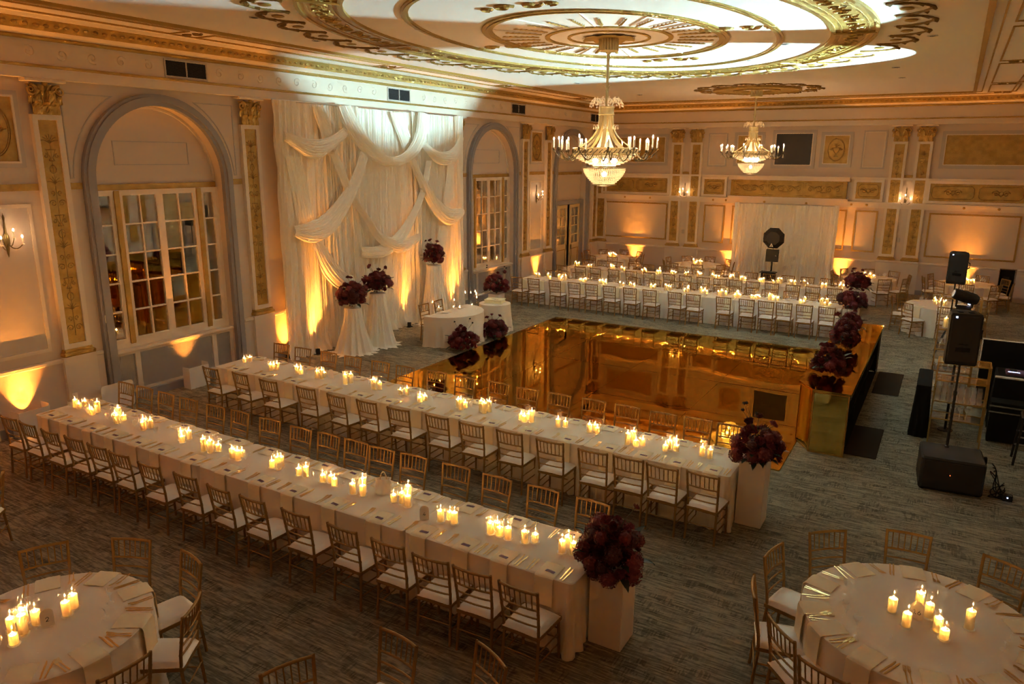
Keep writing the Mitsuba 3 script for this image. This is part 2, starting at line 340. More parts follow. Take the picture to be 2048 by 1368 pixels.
# pilasters: shaft, gold panel with arabesque, capital, base, pedestal
def spiral(cx, cz, r, turns, a0, s, n=22):
    t = np.linspace(0, 1, n); a = a0 + s * turns * 2 * PI * t; rr = r * (1 - .82 * t)
    return np.stack([cx + rr * np.cos(a), cz + rr * np.sin(a)], 1)
def leafcurve(cx, cz, l, a, n=8):
    t = np.linspace(0, 1, n); return np.stack([cx + l * t * math.cos(a), cz + l * t * math.sin(a) + .15 * l * np.sin(PI * t)], 1)
def arabesque(w, h):
    m = MB(); hw = w / 2
    def put(c, r=.006):
        p = np.column_stack([c, np.zeros(len(c))]); v, f = tri(tube(p, np.linspace(r, r * .5, len(c)), 4)); v[:, 2] *= .8; m.add(v, f)
    put(np.array([[0, .1], [0, h - .3]]), .005)
    z = .14; k = 0
    while z < h - .42:
        if k % 3 == 0:
            for s in (-1, 1):
                put(spiral(s * hw * .48, z + .10, hw * .40, 1.4, PI / 2 - s * PI / 2, s)); put(spiral(s * hw * .4, z + .27, hw * .28, 1.2, -PI / 2, -s))
            z += .40
        elif k % 3 == 1:
            for s in (-1, 1):
                for a in (20, 50, 75): put(leafcurve(0, z + .02, hw * .85, PI / 2 - s * math.radians(90 - a)))
            put(np.array([[hw * .35 * math.cos(t), z + .26 + .07 * math.sin(t)] for t in np.linspace(0, 2 * PI, 16)]))
            z += .38
        else:
            put(np.array([[-hw * .55, z + .2], [hw * .55, z + .2]]), .008); put(np.array([[-hw * .3, z + .02], [hw * .3, z + .02]]), .007)
            for s in (-1, 1):
                put(np.array([[s * hw * .3, z + .02], [s * hw * .12, z + .07], [s * hw * .3, z + .12], [s * hw * .5, z + .2]])); put(spiral(s * hw * .6, z + .10, hw * .25, 1.2, PI / 2, s))
            z += .30
        k += 1
    for a in np.linspace(-70, 70, 7): put(leafcurve(0, h - .34, .15, PI / 2 + math.radians(a)), .007)
    return m.mesh()
def acanthus(w, h, curl):
    nu, nv = 9, 9; u = np.linspace(-1, 1, nu); v = np.linspace(0, 1, nv); U, V = np.meshgrid(u, v, indexing='ij')
    wd = w / 2 * np.sqrt(np.clip(1 - (V * .96) ** 3, 0, 1)) * (1 - .18 * np.cos(V * 18) ** 2)
    x = U * wd; z = h * (V - .12 * (V ** 6)); y = curl * V ** 4 + .012 * (1 - U ** 2) + .012
    z = z - curl * .35 * (V > .9) * (V - .9) * 8
    P = np.stack([x, z, y], -1).reshape(-1, 3); return (P, grid_faces(nu, nv))
def capital(w):
    m = MB(); hb = .50
    core = [(w / 2 * .86, 0), (w / 2 * .88, .25), (w / 2 * .98, .42), (w / 2 * 1.12, .47)]
    pr_ = Polygon([(-r, z) for r, z in core] + [(r, z) for r, z in core[::-1]])
    m.add(*tri(extr(pr_, .05)))
    for i in (-1, 0, 1): m.put(move(acanthus(w * .36, .24, .07), trans(i * w * .31, .0, .045)))
    for i in (-.5, .5): m.put(move(acanthus(w * .40, .36, .09), trans(i * w * .42, .08, .045)))
    for s in (-1, 1):
        sp = spiral(s * w * .50, .375, .085, 1.6, PI / 2, -s * -1); m.put(tri(tube(np.column_stack([sp, np.full(len(sp), .085)]), np.linspace(.026, .012, len(sp)), 5)))
        cv = np.array([[s * w * .08, .16, .06], [s * w * .14, .30, .075], [s * w * .28, .42, .085], [s * w * .46, .46, .09]]); m.put(tri(tube(cv, [.012, .018, .024, .028], 5)))
        m.put(move(acanthus(w * .22, .16, .06), trans(s * w * .50, .16, .04)))
    fl = trimesh.creation.icosphere(subdivisions=1, radius=.05); m.put((np.array(fl.vertices) * [1, 1.1, .7] + [0, .50, .09], np.array(fl.faces)))
    return m.mesh()
CAPM = capital(.46); ARAB = arabesque(.30, 3.72)
def pilaster(f, u, label, ped=True):
    k = thing('pilaster', label, 'pilaster')
    obj('shaft', f(extr(frame2d(u - .24, u + .24, 1.28, 5.24, .085), .09)), 'trimwhite', k)
    obj('gold_panel', f(tri(box(u - .157, u + .157, 1.36, 5.16, .02, .06))), 'goldpanel', k)
    v, fc = ARAB; obj('arabesque', f((v + [u, 1.40, .062], fc)), 'goldink', k)
    v, fc = CAPM; obj('capital', f((v + [u, 5.24, .06], fc)), 'goldleaf', k, smooth=40)
    obj('abacus', f(tri(bbox_b(u - .33, u + .33, 5.745, 5.80, 0, .20, .01))), 'trimwhite', k)
    b = MB(); b.put(bbox_b(u - .26, u + .26, 1.215, 1.28, 0, .115, .015)); b.put(bbox_b(u - .29, u + .29, 1.15, 1.225, 0, .145, .018))
    obj('base', f(b.mesh()), 'goldleaf', k)
    if ped: obj('pedestal', f(tri(box(u - .29, u + .29, 0, 1.15, 0, .12))), 'trimwhite', k)
    return k
for u, s in ((5.42, 'gold-panelled pilaster at the edge beyond the wall sconce, before the first arch'), (7.18, 'gold-panelled pilaster with gilt capital just before the first arched window'), (11.37, 'gold-panelled pilaster between the first arched window and the white drape'),
             (19.17, 'pilaster mostly hidden behind the far edge of the white drape, gilt capital showing'), (23.36, 'pilaster just past the second arched window, before the wall sconce'), (25.14, 'pilaster between the wall sconce and the cream double door'), (29.35, 'corner pilaster of the window wall past the cream double door')):
    pilaster(fL, u, s)
for u, s in ((-12.98, 'corner pilaster of the stage wall beside the cream door'), (-9.76, 'first pilaster of the sconce pair behind the big chandelier, stage wall'), (-8.99, 'second pilaster of the sconce pair, beside the grey upper panel of the stage wall'),
             (-1.87, 'first pilaster of the sconce pair past the stage drape'), (-1.11, 'second pilaster of the sconce pair past the stage drape, beside the wide panel')):
    pilaster(fF, u, s, ped=u < -12)
for a, b in ((-10.06, -8.70), (-2.17, -.82)):
    struct('pedestal', fF(tri(box(a, b, 0, 1.15, 0, .12))), 'trimwhite', WF)
    struct('pedestal_cap', fF(tri(bbox_b(a - .03, b + .03, 1.07, 1.15, 0, .15, .02))), 'trimwhite', WF)
    struct('gold_tie', fF(tri(box((a + b) / 2 - .14, (a + b) / 2 + .14, 4.0, 4.12, 0, .03))), 'goldpanel', WF)

# narrow bays of the left wall
def framed_panel(parent, f, u0, u1, v0, v1, fill, fw=.09, fr='panelgrey', motif=True):
    p = struct('panel', f(tri(box(u0, u1, v0, v1, 0, .015))), fill, parent)
    struct('panel_frame', f(extr(frame2d(u0 - fw, u1 + fw, v0 - fw, v1 + fw, fw), .035)), fr, p)
    struct('panel_bead', f(extr(frame2d(u0 - .02, u1 + .02, v0 - .02, v1 + .02, .03), .045)), 'trimwhite', p)
    return p
def urn(parent, f, u, v, s):
    m = MB()
    def put(c, r=.008): m.put(tri(tube(np.column_stack([np.array(c) * s + [u, v], np.full(len(c), .018)]), r, 4)))
    t = np.linspace(0, 2 * PI, 40); put(np.stack([.33 * np.cos(t), .46 * np.sin(t)], 1)); put(np.stack([.30 * np.cos(t), .43 * np.sin(t)], 1), .005)
    put([(-.13, .08), (.13, .08)]); put([(-.13, .08), (-.11, -.05), (-.03, -.14), (-.02, -.24), (-.09, -.28), (.09, -.28), (.02, -.24), (.03, -.14), (.11, -.05), (.13, .08)])
    for sx in (-1, 1):
        put(spiral(sx * .19, .02, .06, 1.2, PI / 2, sx)); put([(sx * .12, .07), (sx * .2, .0), (sx * .28, .02)], .006)
    for a in (-50, -20, 20, 50, 0): put(leafcurve(0, .09, .16, PI / 2 + math.radians(a)), .007)
    struct('urn_relief', f(m.mesh()), 'goldink', parent)
for a, b in ((5.42, 7.18), (23.36, 25.14)):
    c = (a + b) / 2
    p = framed_panel(WL, fL, c - .39, c + .39, 4.48, 5.50, 'goldpanel')
    urn(p, fL, c, 4.98, .95)
    struct('gold_band', fL(tri(box(a + .26, b - .26, 4.02, 4.13, 0, .03))), 'goldpanel', WL)
    struct('panel', fL(tri(box(c - .40, c + .40, 1.35, 3.75, 0, .012))), 'panelgrey', WL)
    struct('panel_molding', fL(extr(frame2d(c - .46, c + .46, 1.29, 3.81, .06), .025)), 'trimwhite', WL)
for a, b in ((7.44, 7.66), (10.80, 11.1), (19.45, 19.72), (22.88, 23.1), (25.4, 25.62), (28.8, 29.08)):
    struct('gold_band', fL(tri(box(a, b, 4.02, 4.13, 0, .03))), 'goldpanel', WL)
# thin spandrel lines around the arches
for c in ARCH[:2]:
    sp = sbox(c - 1.76, 4.2, c + 1.76, 5.62).difference(arch_poly(c, OUT + .12)); spi = sp.buffer(-.02)
    struct('spandrel_molding', fL(extr(sp.difference(spi), .012)), 'panelgrey', WL)

# far wall panels
def goldframe(u0, u1, v0, v1):
    struct('panel_field', fF(tri(box(u0 + .04, u1 - .04, v0 + .04, v1 - .04, 0, .01))), 'wall', WF)
    struct('panel_molding', fF(extr(frame2d(u0, u1, v0, v1, .055), .035)), 'goldcarve', WF)
for q in ((-12.86, -10.06, 1.38, 2.86), (-8.55, -7.72, 1.38, 2.86), (-7.45, -6.62, 1.38, 2.86), (-4.35, -3.32, 1.38, 2.86), (-3.05, -2.30, 1.38, 2.86), (-.70, 1.98, 1.34, 2.86)): goldframe(*q)
def frieze_panel(u0, u1, v0=3.27, v1=3.85):
    p = struct('frieze_panel', fF(tri(box(u0, u1, v0, v1, 0, .05))), 'goldpanel', WF)
    m = MB()
    def put(c, r=.008): m.put(tri(tube(np.column_stack([np.array(c), np.full(len(c), .052)]), r, 4)))
    n = max(1, int((u1 - u0) / 1.05))
    for i in range(n):
        a, b = u0 + (u1 - u0) * i / n + .07, u0 + (u1 - u0) * (i + 1) / n - .07; cx = (a + b) / 2; cz = (v0 + v1) / 2; h = (v1 - v0) / 2 - .08
        put([(a, cz - h + .08), (a + .08, cz - h), (b - .08, cz - h), (b, cz - h + .08), (b, cz + h - .08), (b - .08, cz + h), (a + .08, cz + h), (a, cz + h - .08), (a, cz - h + .08)], .006)
        for s in (-1, 1): put(spiral(cx + s * .14, cz, .11, 1.5, PI / 2 - s * PI / 2, s)); put(leafcurve(cx, cz - .1, .3, PI / 2 - s * 1.1))
        t = np.linspace(0, 2 * PI, 14); put(np.stack([cx + .06 * np.cos(t), cz + .06 * np.sin(t)], 1))
    struct('relief', fF(m.mesh()), 'goldink', p)
    struct('frieze_frame', fF(extr(frame2d(u0 - .09, u1 + .09, v0 - .09, v1 + .09, .09), .085)), 'trimwhite', p)
for q in ((-12.9, -10.1), (-8.60, -7.80), (-3.10, -2.30), (-.78, 1.98)): frieze_panel(*q)
# bowed middle of the frieze
BX0, BX1 = -7.62, -3.32
def bow(u0, u1, v0, v1, d0, amp=.20, n=28):
    u = np.linspace(u0, u1, n); d = d0 + amp * (1 - ((u - (BX0 + BX1) / 2) / ((BX1 - BX0) / 2)) ** 2)
    P = np.concatenate([np.stack([u, YF - d, np.full(n, v)], 1) for v in (v0, v1)] + [np.stack([u, np.full(n, YF), np.full(n, v)], 1) for v in (v1, v0)])
    i = np.arange(n - 1); F = [np.stack([a * n + i, a * n + i + 1, b * n + i + 1, b * n + i], 1) for a, b in ((0, 1), (1, 2), (2, 3), (3, 0))]
    return (P, np.vstack(F))
bp = struct('bowed_frieze', bow(BX0 + .08, BX1 - .08, 3.25, 3.86, .10), 'goldpanel', WF)
m = MB()
def bowd(u): return .105 + .20 * (1 - ((u - (BX0 + BX1) / 2) / ((BX1 - BX0) / 2)) ** 2)
def bput(c, r=.008): m.put(tri(tube(np.array([[u, YF - bowd(u), z] for u, z in c]), r, 4)))
for i in range(3):
    a = BX0 + .2 + i * 1.32; b = a + 1.24; cx = (a + b) / 2
    bput([(a, 3.32), (b, 3.32), (b, 3.79), (a, 3.79), (a, 3.32)], .007)
    for s in (-1, 1):
        bput(spiral(cx + s * .18, 3.56, .13, 1.6, PI / 2 - s * PI / 2, s)); bput(spiral(cx + s * .45, 3.56, .10, 1.4, PI / 2 + s * PI / 2, -s)); bput([(cx + s * .05, 3.68), (cx + s * .3, 3.62), (cx + s * .55, 3.72)], .007)
    bput([(cx - .1, 3.45), (cx, 3.65), (cx + .1, 3.45), (cx - .1, 3.45)])
struct('relief', m.mesh(), 'goldink', bp)
for v0, v1, dd in ((3.86, 3.95, .17), (3.95, 4.02, .22), (3.17, 3.25, .16), (2.96, 3.17, .11)):
    struct('bow_molding', bow(BX0, BX1, v0, v1, dd), 'trimwhite', bp)
for a, b in ((XL, BX0), (BX1, XR)):
    struct('shelf_molding', fF(boxes((a, b, 3.95, 4.02, 0, .15), (a, b, 2.96, 3.15, 0, .09), (a, b, 3.10, 3.17, 0, .13))), 'trimwhite', WF)
for u in (-11.9, -10.8, -8.2, -7.7, -6.2, -4.7, -3.2, -2.7, .3, 1.3):
    dd = bowd(u) + .02 if BX0 < u < BX1 else .10
    b_ = trimesh.creation.icosphere(subdivisions=1, radius=.045); v = np.array(b_.vertices) * [1, 1, .6]
    struct('boss', fF((v + [u, 3.06, dd], np.array(b_.faces))), 'goldleaf', WF, smooth=True)
for u0, u1, v0, v1, fill in ((-12.45, -10.3, 4.48, 5.45, 'goldpanel'), (-8.48, -7.88, 4.40, 5.52, 'wall'), (-7.42, -6.55, 4.48, 5.48, 'goldpanel'), (-6.02, -4.74, 4.42, 5.54, 'screen'), (-4.32, -3.50, 4.48, 5.46, 'goldpanel'), (-2.98, -2.36, 4.38, 5.56, 'wall'), (-.50, 1.85, 4.48, 5.45, 'goldpanel')):
    p = framed_panel(WF, fF, u0, u1, v0, v1, fill, .13 if fill != 'wall' else .07)
    if fill == 'goldpanel' and u1 - u0 < 1: urn(p, fF, (u0 + u1) / 2, (v0 + v1) / 2, .85)
for u, v in ((-9.36, 1.75), (-1.55, 1.88)): struct('switch_plate', fF(tri(bbox_b(u - .05, u + .05, v - .08, v + .08, 0, .02, .005))), 'panelgrey', WF)
struct('niche_lining', boxes((1.60, 1.62, YF - .02, YF + .3, 0, 1.08), (2.06, 2.08, YF - .02, YF + .3, 0, 1.08), (1.6, 2.08, YF - .02, YF + .3, 1.08, 1.11)), 'wood', WF)
struct('niche_back', boxes((1.62, 2.06, YF + .27, YF + .29, 0, 1.08)), 'darkhole', WF)

# entablature: architrave, frieze, bead lines, carved cornice
PW = [(0, 5.80), (.17, 5.80), (.17, 5.965), (.155, 5.965), (.155, 6.39), (.20, 6.44), (.24, 6.47), (.30, 6.50), (.36, 6.525), (.46, 6.60), (.50, 6.655), (.56, 6.665), (.62, 6.70), (0, 6.70)]
GB = {'lower_gold_bead': ([(.165, 5.965), (.21, 5.97), (.21, 6.005), (.165, 6.015)], 'goldleaf'), 'upper_gold_bead': ([(.155, 6.385), (.20, 6.385), (.225, 6.42), (.20, 6.45), (.155, 6.45)], 'goldleaf'), 'gold_cornice': ([(.345, 6.51), (.375, 6.51), (.505, 6.635), (.50, 6.665), (.46, 6.65)], 'goldleaf')}
def run(prof, a, b, axis):
    n = len(prof); P = []
    for t in (a, b):
        for d_, z in prof:
            P.append({'L': (XL + d_, t, z), 'R': (XR - d_, t, z), 'F': (t, YF - d_, z)}[axis])
    m = MB(); i = np.arange(n); m.add(np.array(P), np.stack([i, (i + 1) % n, n + (i + 1) % n, n + i], 1))
    return m.mesh()
for idx, (ax, a, b) in enumerate((('L', YN, YF), ('F', XL, XR), ('R', YN, YF))):
    t = struct('trim_%d' % (idx + 1), run(PW, a, b, ax), 'trimwhite')
    for nm, (pf, mt) in GB.items(): struct(nm, run(pf, a, b, ax), mt, t)
    # egg and dart along the carved cornice
    if ax != 'R':
        m = MB(); e = trimesh.creation.icosphere(subdivisions=0, radius=1.0); ev, ef = np.array(e.vertices), np.array(e.faces)
        for s in np.arange(a + (7 if ax == 'L' else .7), b - .6, .16):
            c0 = np.array([XL + .455, s, 6.575]) if ax == 'L' else np.array([s, YF - .455, 6.575])
            m.add(ev * ([.03, .052, .03] if ax == 'L' else [.052, .03, .03]) + c0, ef)
        k = obj('egg_and_dart', m.mesh(), 'goldleaf', t); labels[k] = {'kind': 'stuff'}
    if ax == 'L':    # faint scroll relief on the frieze
        for s in np.arange(7.0, 29, .52):
            if min(abs(s - q) for q in (9.87, 16.32, 22.67, 28.95)) < .62: continue
            sp = spiral(s, 6.2, .10, 1.3, s * 3, 1 if int(s * 2) % 2 else -1, 14)
            struct('frieze_scroll', toL(tri(tube(np.column_stack([sp, np.full(len(sp), .155)]), .012, 4)), XL), 'trimwhite', t)
for i, (u, lab) in enumerate(((9.87, 'dark air vent in the frieze above the first arched window'), (16.32, 'dark air vent in the frieze above the white drape'), (22.67, 'dark air vent in the frieze above the second arched window'), (28.95, 'dark air vent in the frieze near the corner, above the cream door'))):
    k = thing('air_vent', lab, 'vent')
    obj('frame', toL(extr(frame2d(u - .47, u + .47, 6.03, 6.36, .03), .02), XL + .155), 'panelgrey', k)
    obj('backing', toL(tri(box(u - .45, u + .45, 6.05, 6.34, 0, .004)), XL + .156), 'blackmatte', k)
    for j in range(12): obj('louver', toL(tri(box(u - .44, u + .44, 6.065 + j * .023, 6.073 + j * .023, 0, .014)), XL + .158), 'screen', k)
    obj('divider', toL(tri(box(u - .012, u + .012, 6.05, 6.34, 0, .02)), XL + .158), 'panelgrey', k)

# ---------------------------------------------------------------- ceiling ornament
MCX, MCY = -5.70, 13.13
def ell(a, b, cx=MCX, cy=MCY, n=160):
    t = np.linspace(0, 2 * PI, n, endpoint=False); return Polygon(np.stack([cx + a * np.cos(t), cy + b * np.sin(t)], 1))
def ering(a1, b1, a2, b2, drop, m, name, z=ZC, **k):
    return struct(name, toC(extr(ell(a2, b2, **k).difference(ell(a1, b1, **k)), drop), z), m, ceil_k)
ering(3.62, 5.62, 4.36, 6.26, .02, 'goldpanel', 'medallion_band')
for a, b, w, d_ in ((4.36, 6.26, .06, .045), (3.70, 5.70, .08, .045), (4.22, 6.12, .03, .032), (3.80, 5.80, .03, .032)): ering(a - w, b - w, a, b, d_, 'goldleaf', 'medallion_molding')
ering(2.74, 4.59, 2.86, 4.71, .022, 'goldleaf', 'oval_molding'); ering(2.78, 4.63, 2.82, 4.67, .036, 'goldleaf', 'oval_bead')
ering(1.84, 2.61, 2.02, 2.79, .028, 'goldleaf', 'inner_oval'); ering(1.91, 2.68, 1.95, 2.72, .042, 'goldleaf', 'inner_oval_bead')
ering(1.04, 1.12, 1.12, 1.20, .022, 'goldleaf', 'rosette_ring'); ering(.68, .74, .73, .79, .02, 'goldleaf', 'rosette_ring')
# carved scrolls on the wide gold band
m = MB(); per = []
for i in range(96):
    t = 2 * PI * i / 96; cx, cy = MCX + 4.0 * math.cos(t), MCY + 5.95 * math.sin(t)
    sp = spiral(cx, cy, .15, 1.4, t * 5, 1 if i % 2 else -1, 12); m.put(toC(tri(tube(np.column_stack([sp, np.full(len(sp), .024)]), .016, 4)), ZC))
k = obj('band_scrollwork', m.mesh(), 'goldleaf', ceil_k); labels[k] = {'kind': 'stuff'}
for t in np.linspace(0, 2 * PI, 8, endpoint=False) + .2:   # ribbon ties across the band
    a0 = np.array([MCX + 3.66 * math.cos(t), MCY + 5.66 * math.sin(t)]); a1 = np.array([MCX + 4.33 * math.cos(t), MCY + 6.22 * math.sin(t)])
    struct('band_tie', toC(tri(tube(np.array([[*a0, .03], [*((a0 + a1) / 2), .035], [*a1, .03]]), .03, 6)), ZC), 'goldline', ceil_k)
def spear(l):
    m = MB(); m.put(tri(tube(np.array([[0, 0, 0], [l, 0, 0]]), [.011, .007], 4)))
    for i, u in enumerate(np.linspace(.12, .92, 6)):
        for s in (-1, 1): m.put(tri(tube(np.array([[l * u, 0, 0], [l * u + .05, s * .034 * (1 - .4 * u), .005], [l * u + .085, s * .02, 0]]), [.008, .011, .003], 4)))
    return m.mesh()
for i in range(28):
    t = 2 * PI * (i + .5) / 28; l = .62
    M4 = trans(MCX + 1.22 * math.cos(t), MCY + 1.32 * math.sin(t), ZC - .02) @ rotz(t); struct('sunburst_spear', move(spear(l), M4), 'goldcarve', ceil_k)
for i in range(14):
    t = 2 * PI * i / 14; struct('fan_rib', move(tri(tube(np.array([[1.25, 0, 0], [1.83 + .72 * abs(math.sin(t)), 0, 0]]), .012, 4)), trans(MCX, MCY, ZC - .005) @ rotz(t)), 'ceil', ceil_k)
def rose_ceiling(cx, cy, r):
    m = MB()
    for i in range(8):
        t = 2 * PI * i / 8; m.put(move(acanthus(r * .7, r, .02), trans(cx, cy, ZC) @ rotz(t - PI / 2) @ np.array([[1, 0, 0, 0], [0, 1, 0, 0], [0, 0, -1, 0], [0, 0, 0, 1.0]])))
    return m.mesh()
struct('rosette', rose_ceiling(MCX, MCY, .55), 'goldcarve', ceil_k)
# garlands around the big oval
def garland(cx, cy, ax, ay, n, depth, dot, name):
    for i in range(n):
        t0, t1 = 2 * PI * i / n, 2 * PI * (i + 1) / n; tt = np.linspace(t0, t1, 15); q = np.clip(np.sin(PI * (tt - t0) / (t1 - t0)), 0, 1) ** .6
        P = np.stack([cx + (ax + depth * q) * np.cos(tt), cy + (ay + depth * q) * np.sin(tt), np.full(15, ZC - .012)], 1)
        rr = .011 + .013 * np.abs(np.sin(np.arange(15) * 1.7)); m = MB(); m.put(tri(tube(P, rr, 5)))
        m.put((np.array([P[0] + [dx, dy, 0] for dx, dy in ((-.05, 0), (0, -.05), (.05, 0), (0, .05))]), np.array([[0, 1, 2, 3]])))
        for j in (0, 3, 6, 8, 11): m.put(tri(tube(np.array([P[j], P[j] + [.05, .06, -.01], P[j] + [.03, .11, 0]]), [.02, .025, .004], 4)))
        struct(name, m.mesh(), 'goldink', ceil_k)
        tm = (t0 + t1) / 2; c0 = (cx + (ax + depth * .38) * math.cos(tm), cy + (ay + depth * .38) * math.sin(tm), ZC - .012)
        dsk = trimesh.creation.icosphere(subdivisions=1, radius=1); struct('garland_rosette', (np.array(dsk.vertices) * [dot, dot, .02] + c0, np.array(dsk.faces)), 'goldcarve', ceil_k)
garland(MCX, MCY, 4.60, 6.48, 40, .50, .10, 'garland')
M2 = (-5.65, 24.43)
ering(.62, .62, 1.30, 1.30, .045, 'goldcarve', 'small_medallion', cx=M2[0], cy=M2[1], n=72); ering(1.22, 1.22, 1.30, 1.30, .075, 'goldleaf', 'small_medallion_molding', cx=M2[0], cy=M2[1], n=72)
ering(.62, .62, .69, .69, .075, 'goldleaf', 'small_medallion_molding', cx=M2[0], cy=M2[1], n=72)
garland(M2[0], M2[1], 1.45, 1.45, 14, .42, .08, 'small_garland')
for s, t in ((1, PI / 2), (1, -PI / 2), (1, 0), (1, PI)):   # bow ornaments at the oval's axes
    c0 = np.array([MCX + 2.25 * math.cos(t), MCY + 3.3 * math.sin(t)]); m = MB()
    for q in (-1, 1):
        sp = spiral(c0[0] + q * .22, c0[1], .17, 1.2, 0, q, 16); m.put(toC(tri(tube(np.column_stack([sp, np.full(len(sp), .01)]), .028, 4)), ZC)); sp = spiral(c0[0] + q * .5, c0[1] + .05, .13, 1.1, 2, -q, 14); m.put(toC(tri(tube(np.column_stack([sp, np.full(len(sp), .01)]), .022, 4)), ZC))
    struct('bow_ornament', m.mesh(), 'goldcarve', ceil_k)
# bead line around the field, panel lines on the border
bx0, bx1, by0, by1 = -11.52, 0.15, -1.8, 28.1
struct('ceiling_bead', toC(extr(frame2d(bx0, bx1, by0, by1, .09), .05), ZC), 'goldline', ceil_k)
for (a, b, c_, d_) in [(XL + .85, bx0 - .30, y, min(y + 4.9, by1 + .3)) for y in (4.2, 9.6, 15.0, 20.4, 25.8)] + [(bx1 + .30, bx1 + 1.05, y, min(y + 4.9, by1 + .3)) for y in (4.2, 9.6, 15.0, 20.4, 25.8)]:
    struct('border_panel', toC(extr(frame2d(a, b, c_, d_, .035), .02), ZC), 'goldcarve', ceil_k)
    sp = MB()
    for q in (-1, 1): s_ = spiral((a + b) / 2 + q * .12, d_ + .24, .10, 1.2, 0, q, 12); sp.put(toC(tri(tube(np.column_stack([s_, np.full(len(s_), .01)]), .022, 4)), ZC))
    struct('border_scroll', sp.mesh(), 'goldink', ceil_k)
struct('border_line', toC(extr(frame2d(bx0 - .16, bx1 + .16, by0 - .16, by1 + .16, .03), .015), ZC), 'goldcarve', ceil_k)
struct('border_line', toC(extr(frame2d(bx0 - .85, bx1 + .95, by0 - .85, by1 + .85, .03), .02), ZC), 'goldcarve', ceil_k)
for i, (x, y) in enumerate([(-0.69, 15.5), (-1.51, 17.55), (-1.57, 20.25), (-1.59, 22.74), (-3.11, 15.35), (-4.25, 17.39), (-8.15, 10.8), (-8.17, 15.48), (-9.78, 20.35), (-9.63, 24.97), (-9.76, 8.71), (-10.64, 10.92)]):
    k = thing('recessed_downlight', 'small unlit round ceiling downlight, %s counted around the oval' % ORD[i], 'ceiling light')
    obj('rim', move(lathe([(.055, 0), (.085, 0), (.085, .012), (.05, .012)], 16), trans(x, y, ZC - .012)), 'panelgrey', k)
    obj('lens', move(lathe([(0.001, 0.004), (.056, .004)], 16), trans(x, y, ZC - .010)), 'screen', k)

# ================================================================ WHITE DRAPE WITH SWAGS (window wall)
def fold(u, seed, amp, n=9, lo=6, hi=34):
    r = np.random.default_rng(seed); s = np.zeros_like(u)
    for k in range(n): s += amp / math.sqrt(n) * 1.5 * np.sin(u * r.uniform(lo, hi) + r.uniform(0, 6.28))
    return s
def drape_sheet(u0, u1, z0, z1, seed, amp=.035, nu=420, nz=34, lo=8, hi=60, flare=.10, sharp=True):
    u = np.linspace(u0, u1, nu); t = np.linspace(0, 1, nz); U, Tt = np.meshgrid(u, t, indexing='ij')
    z = z1 + (z0 - z1) * Tt
    f = fold(U + .05 * Tt * np.sin(U * 3), seed, amp, lo=lo, hi=hi) + fold(U + .2 * Tt, seed + 1, amp * .5, lo=hi, hi=hi * 2.2)
    f = f + amp * .9 * (np.abs(np.sin(U * hi * .31 + 1.7 * np.sin(U * 2.1 + seed) + .3 * Tt)) - .6)
    d = f * (.75 + .25 * Tt) + flare * np.clip((Tt - .965) / .035, 0, 1) ** 1.5 * (1 + .8 * np.sin(U * 17) * np.sin(U * 5.3 + 1))
    return U, d, np.maximum(z, .006), nu, nz
DX = -12.86
k_dr = thing('wedding_drape', 'tall pleated white fabric backdrop with swagged scarves on the window wall', 'drape')
U, D, Z, nu, nz = drape_sheet(11.88, 18.96, 0, 5.76, 5, amp=.030, nu=1300, nz=30, lo=30, hi=85)
obj('backing_curtain', (np.stack([DX - .06 + D, U, Z], -1).reshape(-1, 3), grid_faces(nu, nz)), 'drape', k_dr, smooth=True)
for j, (a, b, s) in enumerate(((11.80, 12.42, 71), (14.05, 14.45, 72), (16.55, 16.98, 73), (18.62, 19.0, 74))):
    U, D, Z, nu, nz = drape_sheet(a, b, 0, 5.78, s, .03, 70, 36, 20, 70, .06)
    mid = (a + b) / 2
    U2 = mid + (U - mid) * (1 - .25 * np.sin(PI * np.clip((5.78 - Z) / 5.78, 0, 1)))
    obj('gathered_panel', (np.stack([DX + .035 + D, U2, Z], -1).reshape(-1, 3), grid_faces(nu, nz)), 'drape', k_dr, smooth=True)
